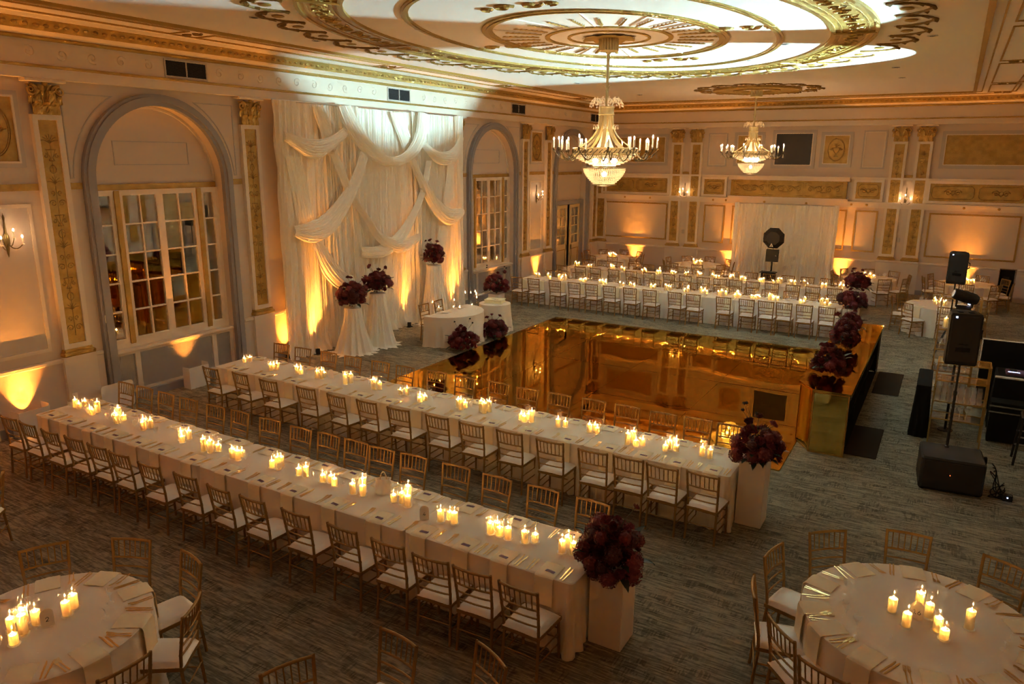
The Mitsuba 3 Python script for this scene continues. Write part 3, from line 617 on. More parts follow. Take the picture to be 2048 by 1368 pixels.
SW = {
 'a': ([(11.95, 5.14), (12.4, 5.02), (12.96, 4.99), (13.43, 5.09), (13.82, 5.29)], [(11.93, 4.92), (12.31, 4.71), (12.83, 4.54), (13.33, 4.72), (13.93, 5.08)], .14, 1),
 'b': ([(13.99, 5.79), (14.35, 5.31), (14.85, 4.86), (15.47, 4.61), (16.11, 4.8), (16.53, 5.29), (16.64, 5.78)], [(13.54, 5.74), (13.91, 5.11), (14.5, 4.63), (15.26, 4.37), (15.97, 4.43), (16.78, 4.92), (17.11, 5.72)], .22, 1),
 'c': ([(16.88, 5.08), (17.34, 4.84), (17.82, 4.75), (18.33, 4.89), (18.73, 5.27)], [(16.78, 4.94), (17.33, 4.51), (17.96, 4.38), (18.48, 4.54), (18.81, 5.07)], .15, 1),
 'd': ([(13.47, 4.77), (13.84, 4.08), (14.06, 3.65), (14.52, 3.13), (14.89, 2.77), (15.45, 2.53), (16.01, 2.48), (16.6, 2.57)], [(13.29, 4.65), (13.62, 3.96), (13.93, 3.51), (14.4, 3.01), (14.65, 2.67), (15.23, 2.25), (15.77, 2.1), (16.61, 2.37)], .17, 1),
 'e': ([(14.28, 4.73), (13.88, 4.08), (13.39, 3.61), (12.82, 3.26), (11.97, 3.09)], [(14.51, 4.56), (14.15, 3.92), (13.76, 3.4), (13.05, 2.78), (12.42, 2.68), (11.97, 2.87)], .23, 1),
 'f': ([(16.41, 4.65), (16.84, 4.07), (17.49, 3.46), (18.08, 3.17), (18.77, 3.15)], [(16.23, 4.51), (16.74, 3.72), (17.28, 3.07), (18.07, 2.67), (18.79, 2.92)], .17, 1),
 'g': ([(17.07, 4.51), (16.73, 3.66), (16.26, 3.1), (15.49, 2.54), (14.95, 2.37), (14.26, 2.41)], [(17.33, 4.51), (16.87, 3.54), (16.48, 3.03), (16.05, 2.49), (15.39, 2.1), (14.25, 2.14)], .11, 1),
 'h': ([(12.85, 2.7), (13.15, 2.31), (13.55, 1.89), (13.9, 1.72)], [(12.56, 2.66), (12.76, 2.08), (13.1, 1.64), (13.58, 1.41), (13.91, 1.56)], .15, 1),
 'i': ([(12.45, 4.6), (12.76, 3.24)], [(11.97, 4.6), (12.24, 3.13)], .06, 0),
 'j': ([(18.07, 2.66), (17.95, 1.9)], [(17.66, 2.69), (17.45, 1.95)], .07, 0),
 'k': ([(13.27, 5.70), (13.74, 4.63)], [(12.88, 5.70), (13.29, 4.63)], .06, 0),
 'l': ([(16.15, 5.72), (16.73, 4.62)], [(15.65, 5.72), (16.23, 4.62)], .06, 0),
 'm': ([(18.53, 4.66), (18.24, 3.15)], [(18.17, 4.48), (17.88, 3.2)], .06, 0)}
from scipy.interpolate import CubicSpline
def resamp(P, n):
    P = np.array(P, float); s = np.r_[0, np.cumsum(np.linalg.norm(np.diff(P, axis=0), axis=1))]; s /= s[-1]
    q = np.linspace(0, 1, n)
    return np.stack([CubicSpline(s, P[:, i], bc_type='natural')(q) if len(P) > 2 else np.interp(q, s, P[:, i]) for i in (0, 1)], 1)
def scarf(up, lo, base, belly, seed, n=64, m=80, pleats=6):
    A, B = resamp(up, n), resamp(lo, n); t = np.linspace(0, 1, m); s = np.linspace(0, 1, n)
    P = A[:, None] * (1 - t)[None, :, None] + B[:, None] * t[None, :, None]
    r = np.random.default_rng(seed); ph = r.uniform(0, 6.28)
    env = .35 + .65 * np.sin(PI * s)[:, None] if belly else np.ones((n, 1)) * .6
    w = np.linalg.norm(A - B, axis=1)[:, None]
    d = base + (.11 if belly else .03) * np.sin(PI * t)[None] * env * (1 + t[None] * .5)
    ww = t[None] * pleats * 2 * PI + ph + .7 * np.sin(s[:, None] * 3 + ph)
    d = d + np.minimum(.055, w * .15) * (np.abs(np.sin(ww / 2)) ** .7 - .6) + np.minimum(.012, w * .03) * np.sin(2.7 * ww + s[:, None] * 5)
    V = np.stack([DX + d, P[..., 0], P[..., 1]], -1).reshape(-1, 3)
    return (V, grid_faces(n, m))
for i, (kk, (u_, l_, bs, bl)) in enumerate(SW.items()): obj('swag' if bl else 'scarf', scarf(u_, l_, bs, bl, 30 + i, pleats=8 if bl else 7), 'swag', k_dr, smooth=True)
obj('hanging_rail', move(tube(np.array([[0, 11.8, 0], [0, 19.02, 0]]), .02, 8), trans(DX - .02, 0, 5.78)), 'steel', k_dr)

# white drape on the stage wall
k_sd = thing('stage_drape', 'white gathered stage curtain with low swags behind the photo lamp', 'drape')
U, D, Z, nu, nz = drape_sheet(-7.16, -3.62, 0, 2.98, 15, .022, 700, 40, 24, 80, .05)
bump = np.zeros_like(U)
for cx, cz, w_, h_ in ((-4.75, 2.0, .55, .42), (-5.15, 1.5, .5, .5), (-4.55, 1.25, .7, .5), (-4.85, .8, .75, .45), (-5.9, .7, .4, .4), (-4.9, 1.75, .45, .3)):
    q = (Z - cz) / h_ + ((U - cx) / w_) ** 2
    bump += .05 * np.exp(-((U - cx) / w_) ** 4) * np.clip(np.cos(q * 9), -1, 1) * np.exp(-q ** 2 * 2)
obj('curtain', (np.stack([U, 29.35 - D - bump, Z], -1).reshape(-1, 3), grid_faces(nu, nz)), 'drape', k_sd, smooth=True)
for a, s in ((-7.16, 3), (-3.62, 4)):
    U, D, Z, nu, nz = drape_sheet(a - .08, a + .08, 0, 3.02, s, .02, 20, 24, 20, 60, .04)
    obj('edge_panel', (np.stack([U, 29.30 - D, Z], -1).reshape(-1, 3), grid_faces(nu, nz)), 'swag', k_sd, smooth=True)
obj('hanging_rail', move(tube(np.array([[-7.25, 0, 0], [-3.55, 0, 0]]), .018, 8), trans(0, 29.36, 2.99)), 'steel', k_sd)

# ================================================================ DANCE FLOOR AND BAR
k = thing('dance_floor', 'mirror gold dance floor laid out in large square panels', 'dance floor')
FX0, FX1, FY0, FY1 = -9.74, -1.84, 11.20, 19.32
obj('edge_trim', extr(frame2d(FX0 - .06, FX1 + .06, FY0 - .06, FY1 + .06, .10), .022), 'goldmirror', k)
rr = random.Random(3); nX, nY = 4, 4
for i in range(nX):
    for j in range(nY):
        a, b = FX0 + (FX1 - FX0) * i / nX, FX0 + (FX1 - FX0) * (i + 1) / nX; c_, d_ = FY0 + (FY1 - FY0) * j / nY, FY0 + (FY1 - FY0) * (j + 1) / nY
        tx, ty = rr.gauss(0, .0016), rr.gauss(0, .0016); n = 10
        X, Y = np.meshgrid(np.linspace(a + .003, b - .003, n), np.linspace(c_ + .003, d_ - .003, n), indexing='ij')
        Zp = .024 + (X - (a + b) / 2) * tx + (Y - (c_ + d_) / 2) * ty + .0006 * np.sin(X * 5 + i) * np.sin(Y * 4 + j)
        V = np.stack([X, Y, Zp], -1).reshape(-1, 3); V2 = V.copy(); V2[:, 2] = .002
        m = MB().add(V, grid_faces(n, n)).add(V2, grid_faces(n, n)[:, ::-1])
        for (p, q, u, v) in ((a, a, c_, d_), (b, b, c_, d_), (a, b, c_, c_), (a, b, d_, d_)):
            e = .003; m.add(np.array([[p + (e if p == a else -e), u + (e if u == c_ else -e), .002], [q + (e if q == a else -e), v + (e if v == c_ else -e), .002], [q + (e if q == a else -e), v + (e if v == c_ else -e), .0235], [p + (e if p == a else -e), u + (e if u == c_ else -e), .0235]]), [[0, 1, 2, 3]])
        obj('panel', m.mesh(), 'goldmirror', k, smooth=30)
k = thing('cocktail_bar', 'long mirrored gold bar counter with angled front corner beside the dance floor', 'bar')
BH = 1.06
base = Polygon([(-1.80, 12.62), (-1.55, 12.24), (-1.02, 12.24), (-1.02, 17.98), (-1.50, 17.98), (-1.80, 17.6)])
def chunk(poly, z0, z1): v, f = extr(poly, z1 - z0); return (v + [0, 0, z0], f)
top = Polygon([(-1.84, 12.60), (-1.57, 12.20), (-1.0, 12.20), (-1.0, 18.02), (-1.53, 18.02), (-1.84, 17.62)])
for a, b in ((12.1, 14.10), (14.105, 15.95), (15.955, 18.1)): obj('counter_panel', chunk(top.intersection(sbox(-3, a, 1, b)), BH - .035, BH), 'goldmirror', k)
obj('end_panel', boxes((-1.55, -1.03, 12.235, 12.26, .02, BH - .035)), 'goldmirrorpale', k)
obj('end_frame', move(tri(extr(frame2d(-1.56, -1.02, .0, BH - .035, .02), .012)), np.array([[1, 0, 0, 0], [0, 0, -1, 12.235], [0, 1, 0, 0], [0, 0, 0, 1.0]])), 'goldcarve', k)
obj('far_end_panel', boxes((-1.50, -1.02, 17.95, 17.98, .02, BH - .035)), 'goldmirrorpale', k)
q = np.linspace(0, 1, 16)
P0, P1 = np.array([-1.82, 12.63]), np.array([-1.565, 12.245])
pth = P0 + (P1 - P0) * q[:, None] + np.array([.83, .55]) * (.05 * np.sin(PI * q))[:, None]
V = np.vstack([np.column_stack([pth, np.full(16, z)]) for z in (.06, BH - .035)]); obj('curved_corner_panel', (V, grid_faces(2, 16)), 'goldmirrorpale', k, smooth=True)
obj('corner_plinth', chunk(Polygon([(-1.80, 12.62), (-1.55, 12.24), (-1.4, 12.5), (-1.6, 12.8)]), 0, .03), 'goldcarve', k)
for a, b in ((12.62, 14.28), (14.285, 15.94), (15.945, 17.60)): obj('front_panel', boxes((-1.815, -1.79, a, b, .02, BH - .035)), 'goldmirror', k)
obj('back_panel', boxes((-1.06, -1.03, 12.27, 12.45, .02, BH - .035), (-1.06, -1.03, 17.7, 17.95, .02, BH - .035), (-1.06, -1.03, 12.27, 17.95, BH - .20, BH - .035)), 'black', k)
obj('inner_lining', boxes((-1.60, -1.57, 12.5, 17.8, .02, BH - .04), (-1.6, -1.03, 12.5, 17.8, .02, .04)), 'blackmatte', k)
for z in (.40, .72): obj('inner_shelf', boxes((-1.58, -1.08, 12.45, 17.75, z, z + .025)), 'blackmatte', k)
for y in (14.1, 15.95): obj('divider', boxes((-1.57, -1.08, y - .02, y + .02, .04, BH - .04)), 'black', k)
for i, (a, b, lab) in enumerate((((-1.05, -.56), (12.42, 13.95), 'dark rubber floor mat behind the near half of the gold bar'), ((-.97, -.48), (16.22, 18.02), 'dark rubber floor mat behind the far half of the gold bar'))):
    single('rubber_mat', bbox_b(a[0], a[1] , b[0], b[1], .001, .014, .005), 'mat', lab, 'mat')

# ================================================================ CHAIRS
def cane(p0, p1, r, rings=(), n=6):
    p0, p1 = np.array(p0, float), np.array(p1, float); ts = [0]; rs = [r]
    for t in rings: ts += [t - .012, t, t + .012]; rs += [r, r * 1.28, r]
    ts.append(1); rs.append(r); ts = np.array(ts)
    return tri(tube(p0 + (p1 - p0) * ts[:, None], rs, n))
def post(pts, r, rings, n=7):
    P = np.array(pts, float); s = np.r_[0, np.cumsum(np.linalg.norm(np.diff(P, axis=0), axis=1))]; s /= s[-1]
    ts = sorted(set([0, 1] + [float(x) for x in s] + [x + d_ for x in rings for d_ in (-.008, 0, .008)])); ts = np.clip(ts, 0, 1)
    rs = [r * (1.25 if any(abs(t - x) < 1e-6 for x in rings) else 1) for t in ts]
    Q = np.stack([np.interp(ts, s, P[:, i]) for i in range(3)], 1); return tri(tube(Q, rs, n))
def chair_parts(lod=0):
    n = 7 if lod == 0 else 5; parts = []
    for s in (-1, 1):
        parts.append(('rear_leg', post([(s * .188, -.215, 0), (s * .180, -.178, .40), (s * .186, -.190, .56), (s * .200, -.245, .92)], .0145, (.14, .30, .46, .6, .74, .86), n), 'chair', True))
    for s in (-1, 1):
        parts.append(('front_leg', post([(s * .198, .195, 0), (s * .190, .180, .43)], .0145, (.3, .6), n), 'chair', True))
    fr = Polygon([(-.20, .205), (.20, .205), (.185, -.195), (-.185, -.195)]).buffer(.012)
    v, f = extr(fr, .035); parts.append(('seat_frame', (v + [0, 0, .405], f), 'chair', False))
    # cushion
    nu = 14; u = np.linspace(-1, 1, nu); U, V = np.meshgrid(u, u, indexing='ij')
    sq = np.clip((1 - np.abs(U) ** 5) * (1 - np.abs(V) ** 5), 0, 1) ** .35
    w = .205 - .012 * (1 - V) / 2
    X, Y = U * w, V * .205; Zt = .44 + .042 * sq + .004 * np.cos(U * 2.2)
    Vt = np.stack([X, Y, Zt], -1).reshape(-1, 3); Vb = Vt.copy(); Vb[:, 2] = .438
    parts.append(('cushion', MB().add(Vt, grid_faces(nu, nu)).add(Vb, grid_faces(nu, nu)[:, ::-1]).mesh(), 'cushion', True))
    def rail(z, y, hw, r, bow): t = np.linspace(-1, 1, 7); return tri(tube(np.stack([t * hw, y - bow * (1 - t ** 2), np.full(7, z)], 1), r, n))
    ly = lambda z: np.interp(z, [.40, .56, .92], [-.178, -.190, -.245]); lx = lambda z: np.interp(z, [.40, .56, .92], [.180, .186, .200])
    parts.append(('top_rail', rail(.905, ly(.905), lx(.905), .0145, .022), 'chair', True))
    parts.append(('cross_rail', rail(.725, ly(.725), lx(.725), .0105, .018), 'chair', True))
    parts.append(('cross_rail', rail(.635, ly(.635), lx(.635), .0095, .016), 'chair', True))
    parts.append(('cross_rail', rail(.545, ly(.545), lx(.545), .0095, .014), 'chair', True))
    for i in range(6):
        t = -1 + 2 * (i + 1) / 7
        parts.append(('spindle', cane((t * lx(.725), ly(.725) - .018 * (1 - t * t), .725), (t * lx(.905), ly(.905) - .022 * (1 - t * t), .905), .0065, (.5,) if lod == 0 else (), 5), 'chair', True))
    for s in (-1, 1):
        for z in (.16, .27):
            parts.append(('stretcher', cane((s * np.interp(z, [0, .43], [.198, .19]), .19, z), (s * np.interp(z, [0, .4], [.188, .18]), np.interp(z, [0, .4], [-.215, -.178]), z), .008, (), 5), 'chair', True))
    for z in (.21, .32): parts.append(('stretcher', cane((-.194, .188, z), (.194, .188, z), .008, (), 5), 'chair', True))
    parts.append(('stretcher', cane((-.183, -.2, .22), (.183, -.2, .22), .008, (), 5), 'chair', True))
    return parts
CP = chair_parts(0)
proto('pg_chair', CP)
m = MB(); ms = MB()
for name, mesh, mt, sm in chair_parts(1): (ms if mt == 'cushion' else m).put(tri(mesh))
proto('pg_chair_far', [('frame', m.mesh(), 'chair', True), ('cushion', ms.mesh(), 'cushion', True)])
def chair(x, y, face, label, group, far=False):
    """face: direction the sitter looks, in radians; (x, y) is the middle of the top rail"""
    a = face - PI / 2
    ox, oy = x + .245 * math.cos(face), y + .245 * math.sin(face)
    inst('chiavari_chair', 'pg_chair_far' if far else 'pg_chair', place(ox, oy, 0, a), label, 'chair', group)

AN = [-11.39, -10.9, -10.32, -9.79, -9.26, -8.77, -8.12, -7.47, -6.85, -6.3, -5.65, -4.99, -4.39, -3.86, -3.4, -2.9]
AF = [-11.52, -11.04, -10.47, -9.92, -9.28, -8.76, -8.12, -7.48, -6.98, -6.49, -6.03, -5.53, -4.88, -4.28, -3.66, -3.03]
BN = [-11.12, -10.38, -9.64, -8.8, -8.1, -7.49, -6.85, -6.15, -5.54, -4.92, -4.28, -3.64, -3.16, -2.7, -2.2]
BFR = [-11.38, -10.77, -10.1, -9.48, -8.8, -8.22, -7.53, -6.91, -6.24, -5.67, -5.09, -4.49, -3.93, -3.35, -2.83, -2.34]
CN = [-11.76, -11.14, -10.39, -9.73, -9.16, -8.56, -7.91, -7.3, -6.56, -6.01, -5.16, -4.53, -4.02, -3.56, -3.04, -2.49]
CF = [-11.5, -11.02, -10.51, -9.92, -9.22, -8.5, -7.82, -7.13, -6.55, -5.96, -5.39, -4.84, -4.34, -3.73, -3.15, -2.6]
DN = [-11.76, -11.03, -10.45, -9.78, -9.13, -8.5, -7.82, -7.26, -6.67, -6.12, -5.64, -5.1, -4.53, -3.91, -3.34, -2.73]
DF = [-11.6, -11.0, -10.4, -9.8, -9.2, -8.6, -8.0, -7.4, -6.8, -6.2, -5.6, -5.0, -4.4, -3.8, -3.2, -2.7]
# name, x0, x1, y0, y1, cloth seams, near chairs (x list, rail y), far chairs (x list, rail y), flags
TABLES = [('front', -11.68, -2.60, 5.61, 6.53, [-7.9, -4.59], (AN, 5.11), (AF, 7.01), 0),
          ('second', -11.60, -1.98, 8.80, 9.73, [-8.98, -5.4, -4.0], (BN, 8.35), (BFR, 10.26), 0),
          ('third', -12.02, -2.24, 20.97, 21.89, [-8.0, -5.0], (CN, 20.40), (CF, 22.32), 1),
          ('farthest', -11.96, -2.50, 24.10, 25.02, [-8.3, -4.9], (DN, 23.61), (DF, 25.52), 2)]
for nm, x0, x1, y0, y1, seams, (nx_, ny_), (fx_, fy_), lod in TABLES:
    for side, xs, yy, face in (('near', nx_, ny_, PI / 2), ('far', fx_, fy_, -PI / 2)):
        for i, x in enumerate(xs):
            chair(x, yy + R.gauss(0, .012), face + R.gauss(0, .035), '%s gold chiavari chair from the window-wall end, %s side of the %s long table' % (ORD[i], side, nm), 'chairs along the %s side of the %s long table' % (side, nm), far=(lod > 0 and side == 'far') or lod == 2)

# ================================================================ TABLES
def skirt(outline, z1, folds, seed, flare=.05, nz=14, puddle=.0, cut=None):
    """a tablecloth: flat top plus skirt to the floor; outline (n,2) with outward normals; folds(s) gives the fold amplitude"""
    P = np.array(outline, float); n = len(P); d = np.roll(P, -1, 0) - np.roll(P, 1, 0); N = np.stack([d[:, 1], -d[:, 0]], 1); N /= np.linalg.norm(N, axis=1, keepdims=True)
    s = np.r_[0, np.cumsum(np.linalg.norm(np.diff(P, axis=0), axis=1))]
    amp, wave = folds(s, P)
    rows = []
    c = P.mean(0)
    for sc in (.0, .6, .97): rows.append(np.column_stack([c + (P - N * .012 - c) * sc, np.full(n, z1)]))
    rows.append(np.column_stack([P - N * .008, np.full(n, z1 - .0005)])); rows.append(np.column_stack([P + N * .002, np.full(n, z1 - .007)]))
    for t in np.linspace(.03, 1, nz):
        z = z1 * (1 - t) + .004 * t
        o = flare * t ** 1.3 + amp * wave * t ** 1.1 + puddle * max(0, t - .95) * 20 * (.6 + .4 * np.sin(s * 31))
        rows.append(np.column_stack([P + N * o[:, None], np.full(n, z)]))
    V = np.vstack(rows); return (V, grid_faces(len(rows), n, False, True))
def rrect(x0, x1, y0, y1, r, step=.035):
    b = sbox(x0 + r, y0 + r, x1 - r, y1 - r).buffer(r, quad_segs=8).exterior
    n = int(b.length / step); return np.array([b.interpolate(i / n, normalized=True).coords[0] for i in range(n)])
def rect_folds(x0, x1, y0, y1, seed):
    def f(s, P):
        r = np.random.default_rng(seed)
        dc = np.min([np.hypot(P[:, 0] - a, P[:, 1] - b) for a in (x0, x1) for b in (y0, y1)], axis=0)
        corner = np.exp(-(dc / .22) ** 2)
        amp = .006 + .055 * corner
        return amp, np.sin(s * 44 + r.uniform(0, 6)) * .75 + .45 * corner + .3 * np.sin(s * 3.3 + r.uniform(0, 6))
    return f
def ccw(o):
    a = np.sum(o[:, 0] * np.roll(o[:, 1], -1) - np.roll(o[:, 0], -1) * o[:, 1]); return o if a > 0 else o[::-1]
for ti, (nm, x0, x1, y0, y1, seams, *_r) in enumerate(TABLES):
    xs = [x0] + seams + [x1]
    for j in range(len(xs) - 1):
        a, b = xs[j] + (.004 if j else 0), xs[j + 1] - (.004 if j < len(xs) - 2 else 0)
        o = ccw(rrect(a, b, y0, y1, .05, .018))
        lab = 'ivory floor-length tablecloth, %s section from the window-wall end of the %s long table' % (ORD[j], nm)
        single('tablecloth', skirt(o, .76, rect_folds(a, b, y0, y1, ti * 10 + j), ti, flare=.012), 'cloth', lab, 'tablecloth', 'tablecloths of the long tables', smooth=50)
def round_cloth(cx, cy, r, seed, label, group, nw=15, z1=.76, amp=.035):
    n = 220; t = np.linspace(0, 2 * PI, n, endpoint=False); o = np.stack([cx + r * np.cos(t), cy + r * np.sin(t)], 1)
    rg = np.random.default_rng(seed); ph = rg.uniform(0, 6.28, 4)
    def f(s, P):
        th = s / s[-1] * 2 * PI
        return np.full(n, amp), np.sin(nw * th + ph[0] + 1.3 * np.sin(2 * th + ph[1])) + .5 * np.sin((nw + 6) * th + ph[2])
    return single('tablecloth', skirt(o, z1, f, seed, flare=.05), 'cloth', label, 'tablecloth', group, smooth=50)
RT = [('number two', -6.15, 2.81, .80, 10, 0.10, 'front', 'paper number 2'), ('number sixteen', .20, 6.65, .95, 10, .27, 'front', 'paper number 16'),
      ('cream-door', -11.6, 27.9, .86, 9, .2, 'back', 'beside the cream door'), ('first-sconce', -8.05, 27.6, .90, 9, .1, 'back', 'below the sconce pilasters'), ('stage-drape', -2.15, 27.45, .82, 9, .3, 'back', 'beside the stage drape'),
      ('speaker', .68, 27.9, .83, 9, .5, 'back', 'behind the raised loudspeaker'), ('lone', .0, 23.25, .83, 8, .15, 'back', 'between gold bar and glass shelves')]
RTN = {'number two': 'number 2', 'number sixteen': 'number 16', 'cream-door': 'round table near the cream door', 'first-sconce': 'round table before the stage drape', 'stage-drape': 'round table past the stage drape', 'speaker': 'round table behind the loudspeaker', 'lone': 'round table behind the gold bar'}
for i, (nm, cx, cy, r, n, a0, where, d_) in enumerate(RT):
    round_cloth(cx, cy, r, 60 + i, 'ivory floor-length cloth over the round table %s' % ({'number two': 'at the foreground corner below the wall uplights', 'number sixteen': 'at the foreground corner below the subwoofer'}.get(nm, d_)), 'round tablecloths')
def roundname(nm): return 'table ' + RTN[nm] if nm.startswith('number') else RTN[nm]
# chairs of the two front round tables stand where the photograph shows them
CH2 = [(-7.2, 3.35), (-6.6, 3.87), (-5.81, 3.96), (-5.14, 3.46), (-4.88, 2.69), (-5.1, 2.1)]
CH16 = [(-1.09, 6.95), (-.69, 7.62), (.03, 8.01), (.86, 7.83), (-1.10, 6.20), (-.78, 5.70), (-.40, 5.32)]
for nm, cx, cy, L_ in (('number two', -6.15, 2.81, CH2), ('number sixteen', .2, 6.65, CH16)):
    for i, (x, y) in enumerate(L_):
        f_ = math.atan2(cy - y, cx - x); rr_ = math.hypot(cx - x, cy - y)
        chair(x, y, f_ + R.gauss(0, .05), '%s gold chiavari chair clockwise around %s' % (ORD[i] if nm == 'number two' else ORD[[1, 2, 3, 4, 0, 6, 5][i]], 'the foreground round table' if nm == 'number two' else 'the big round table below the subwoofer'), 'chairs around the front round tables')
for nm, cx, cy, r, n, a0, where, d_ in RT[2:]:
    for i in range(n):
        a = a0 + 2 * PI * i / n; rr_ = r + .36 + R.uniform(0, .08)
        x, y = cx + rr_ * math.cos(a), cy + rr_ * math.sin(a)
        if y > YF - .12: continue
        chair(x, y, a + PI + R.gauss(0, .12), '%s gold chiavari chair counterclockwise around the %s' % (ORD[i], RTN[nm]), 'chairs around the back round tables', far=nm != 'lone')
for x, y, f_, lab in ((-3.36, 4.01, -PI / 2 - .12, 'gold chiavari chair alone in the foreground, first below the front long table'), (-2.62, 4.21, -PI / 2 - .42, 'gold chiavari chair in the foreground nearest the flowers of the front table'), (-3.86, 3.32, 0.25 - PI / 2 + .9, 'gold chiavari chair cut by the bottom edge, between round table 2 and the others'), (-9.3, 3.94, -2.4, 'gold chiavari chair cut by the picture edge below the wall uplights')):
    chair(x, y, f_, lab, None)

# ================================================================ TABLEWARE
def flame_mesh(h=.032, r=.0065):
    z = np.linspace(0, 1, 9); rr_ = r * np.sin(PI * z ** .72) ** .9 * (1 - .25 * z); rr_[0] = rr_[-1] = .0004
    return lathe(np.stack([rr_, z * h], 1), 10)
def candle_parts(h, r=.036, L=None):
    n = 20; wob = .002
    prof = [(.0005, h - .010), (r * .55, h - .010), (r * .86, h - .006), (r * .93, h), (r * .99, h - .001), (r, h - .006), (r, h * .5), (r, .004), (r * .95, 0), (.0005, 0)]
    return [('wax', lathe(prof[::-1], n), 'wax', 40), ('wick', move(tube(np.array([[0, 0, 0], [.001, 0, .012]]), .0014, 5), trans(0, 0, h - .010)), 'wick', False)]
HS = (.085, .125, .170)
FLC = np.array([1.0, .52, .15])
for sect in 'abc': proto('pg_flame_' + sect, [('flame', flame_mesh(), 'wick', True, FLAME_L * FLC, 4.0)])
for i, h in enumerate(HS): proto('pg_candle%d' % i, candle_parts(h))
def candle(gi, M, sect, label, group):
    k = inst('pillar_candle', 'pg_candle%d' % gi, M, label, 'candle', group); pinst(k, 'flame', 'pg_flame_' + sect, M @ trans(0, 0, HS[gi] - .006))
def cyl(r, h): return lathe([(.0005, .006), (r * .9, .006), (r - .002, .010), (r - .001, h * .5), (r - .001, h - .002), (r + .0012, h), (r + .001, h - .003), (r, h * .5), (r, .004), (r * .94, 0), (.0005, 0)][::-1], 24)
def cyl1(r, h): return lathe([(.0005, .002), (r * .93, .002), (r, .008), (r, h * .5), (r, h - .004), (r + .0015, h)], 24)
CH = (.165, .21, .255)
for i, h in enumerate(CH): proto('pg_cyl%d' % i, [('glass', cyl1(.049, h), 'glass', 40), ('rim', move(lathe([(.0485, 0), (.0503, .0015), (.0485, .003)], 24), trans(0, 0, h - .002)), 'crystalclear', True), ('foot', lathe([(.0005, .001), (.045, .001), (.049, .004), (.0495, .008), (.047, .011), (.0005, .011)], 24), 'crystalclear', 40)])
def wineglass(rb, hs, hb, rf):
    z0 = hs; P = [(rf, .001), (rf * .6, .004), (.006, .010), (.0038, .03), (.0035, z0 - .012), (.006, z0)]
    t = np.linspace(0, 1, 10)[1:]; P += [(rb * math.sin(PI * (.10 + .58 * q)) if q > .06 else .012, z0 + hb * q) for q in t]
    return lathe(P, 20)
proto('pg_wine', [('bowl', wineglass(.046, .095, .115, .036), 'glass', 35), ('foot_rim', move(lathe([(.033, 0), (.0365, .001), (.033, .002)], 20), trans(0, 0, .0005)), 'crystalclear', True), ('lip', move(lathe([(.0335, 0), (.0350, .001), (.0335, .002)], 20), trans(0, 0, .209)), 'crystalclear', True)])
proto('pg_water', [('bowl', wineglass(.040, .075, .095, .034), 'glass', 35), ('foot_rim', move(lathe([(.031, 0), (.0345, .001), (.031, .002)], 20), trans(0, 0, .0005)), 'crystalclear', True)])
def forkmesh(L=.20):
    pts = [(-.006, 0), (.006, 0), (.0035, .09), (.004, .125), (.012, .15), (.012, L)]
    poly = Polygon(pts + [(-x, y) for x, y in pts[::-1]][:-1])
    for x in (-.006, 0, .006): poly = poly.difference(sbox(x - .0016, L - .045, x + .0016, L + .01))
    v, f = tri(extr(poly, .003)); v = v.copy(); v[:, 2] += .004 + .010 * ((v[:, 1] - .09) / .09) ** 2 * (v[:, 1] > .09) * .8; return (v, f)
def knifemesh(L=.225):
    poly = Polygon([(-.006, 0), (.006, 0), (.007, .09), (.005, .10), (.009, .115), (.010, .19), (.004, L - .003), (-.004, L), (-.007, .10), (-.007, .09)])
    v, f = tri(extr(poly, .004)); v = v.copy(); v[:, 2] += .002; return (v, f)
proto('pg_fork', [('body', forkmesh(), 'cutlery', False)]); proto('pg_knife', [('body', knifemesh(), 'cutlery', False)])
def napkin_mesh(w=.20, top=.24, drop=.29, gap=.020):
    prof = [(top, .004), (top * .5, .004), (.03, .004), (.004, .003), (-.012, -.006), (-gap, -.03), (-gap - .004, -drop * .5), (-gap - .008, -drop)]
    n = 7; x = np.linspace(-w / 2, w / 2, n); V = np.array([[xx, y + .002 * math.sin(xx * 40), z + (.0022 * math.cos(xx * 30) if z > 0 else 0)] for y, z in prof for xx in x])
    V2 = V.copy(); o = np.array([[0, 0, .005]] * (3 * n) + [[0, -.003, .004]] * n + [[0, -.005, .001]] * (4 * n)); V2 += o
    m = MB().add(V, grid_faces(len(prof), n)).add(V2, grid_faces(len(prof), n)[:, ::-1])
    N = len(V); r = len(prof)
    side = [[i * n, (i + 1) * n, N + (i + 1) * n, N + i * n] for i in range(r - 1)] + [[i * n + n - 1, N + i * n + n - 1, N + (i + 1) * n + n - 1, (i + 1) * n + n - 1] for i in range(r - 1)] + [[i, N + i, N + i + 1, i + 1] for i in range(n - 1)] + [[(r - 1) * n + i, (r - 1) * n + i + 1, N + (r - 1) * n + i + 1, N + (r - 1) * n + i] for i in range(n - 1)]
    v = np.vstack([V, V2]); f = np.vstack([tri((V, grid_faces(r, n)))[1], tri((V, grid_faces(r, n)[:, ::-1]))[1] + N, tri((v, np.array(side)))[1]]); return (v, f)
proto('pg_napkin', [('linen', napkin_mesh(), 'napkin', 30)])
proto('pg_napkin_flat', [('linen', bbox_b(-.095, .095, .02, .24, .0006, .008, .003), 'napkin', False)])
proto('pg_card', [('card', boxes((-.048, .048, -.020, .020, .001, .0035)), 'purple', False), ('lettering', boxes((-.030, .028, -.006, -.002, .0036, .0040), (-.022, .022, .004, .007, .0036, .0040)), 'mauve', False)])
TZ = .7606
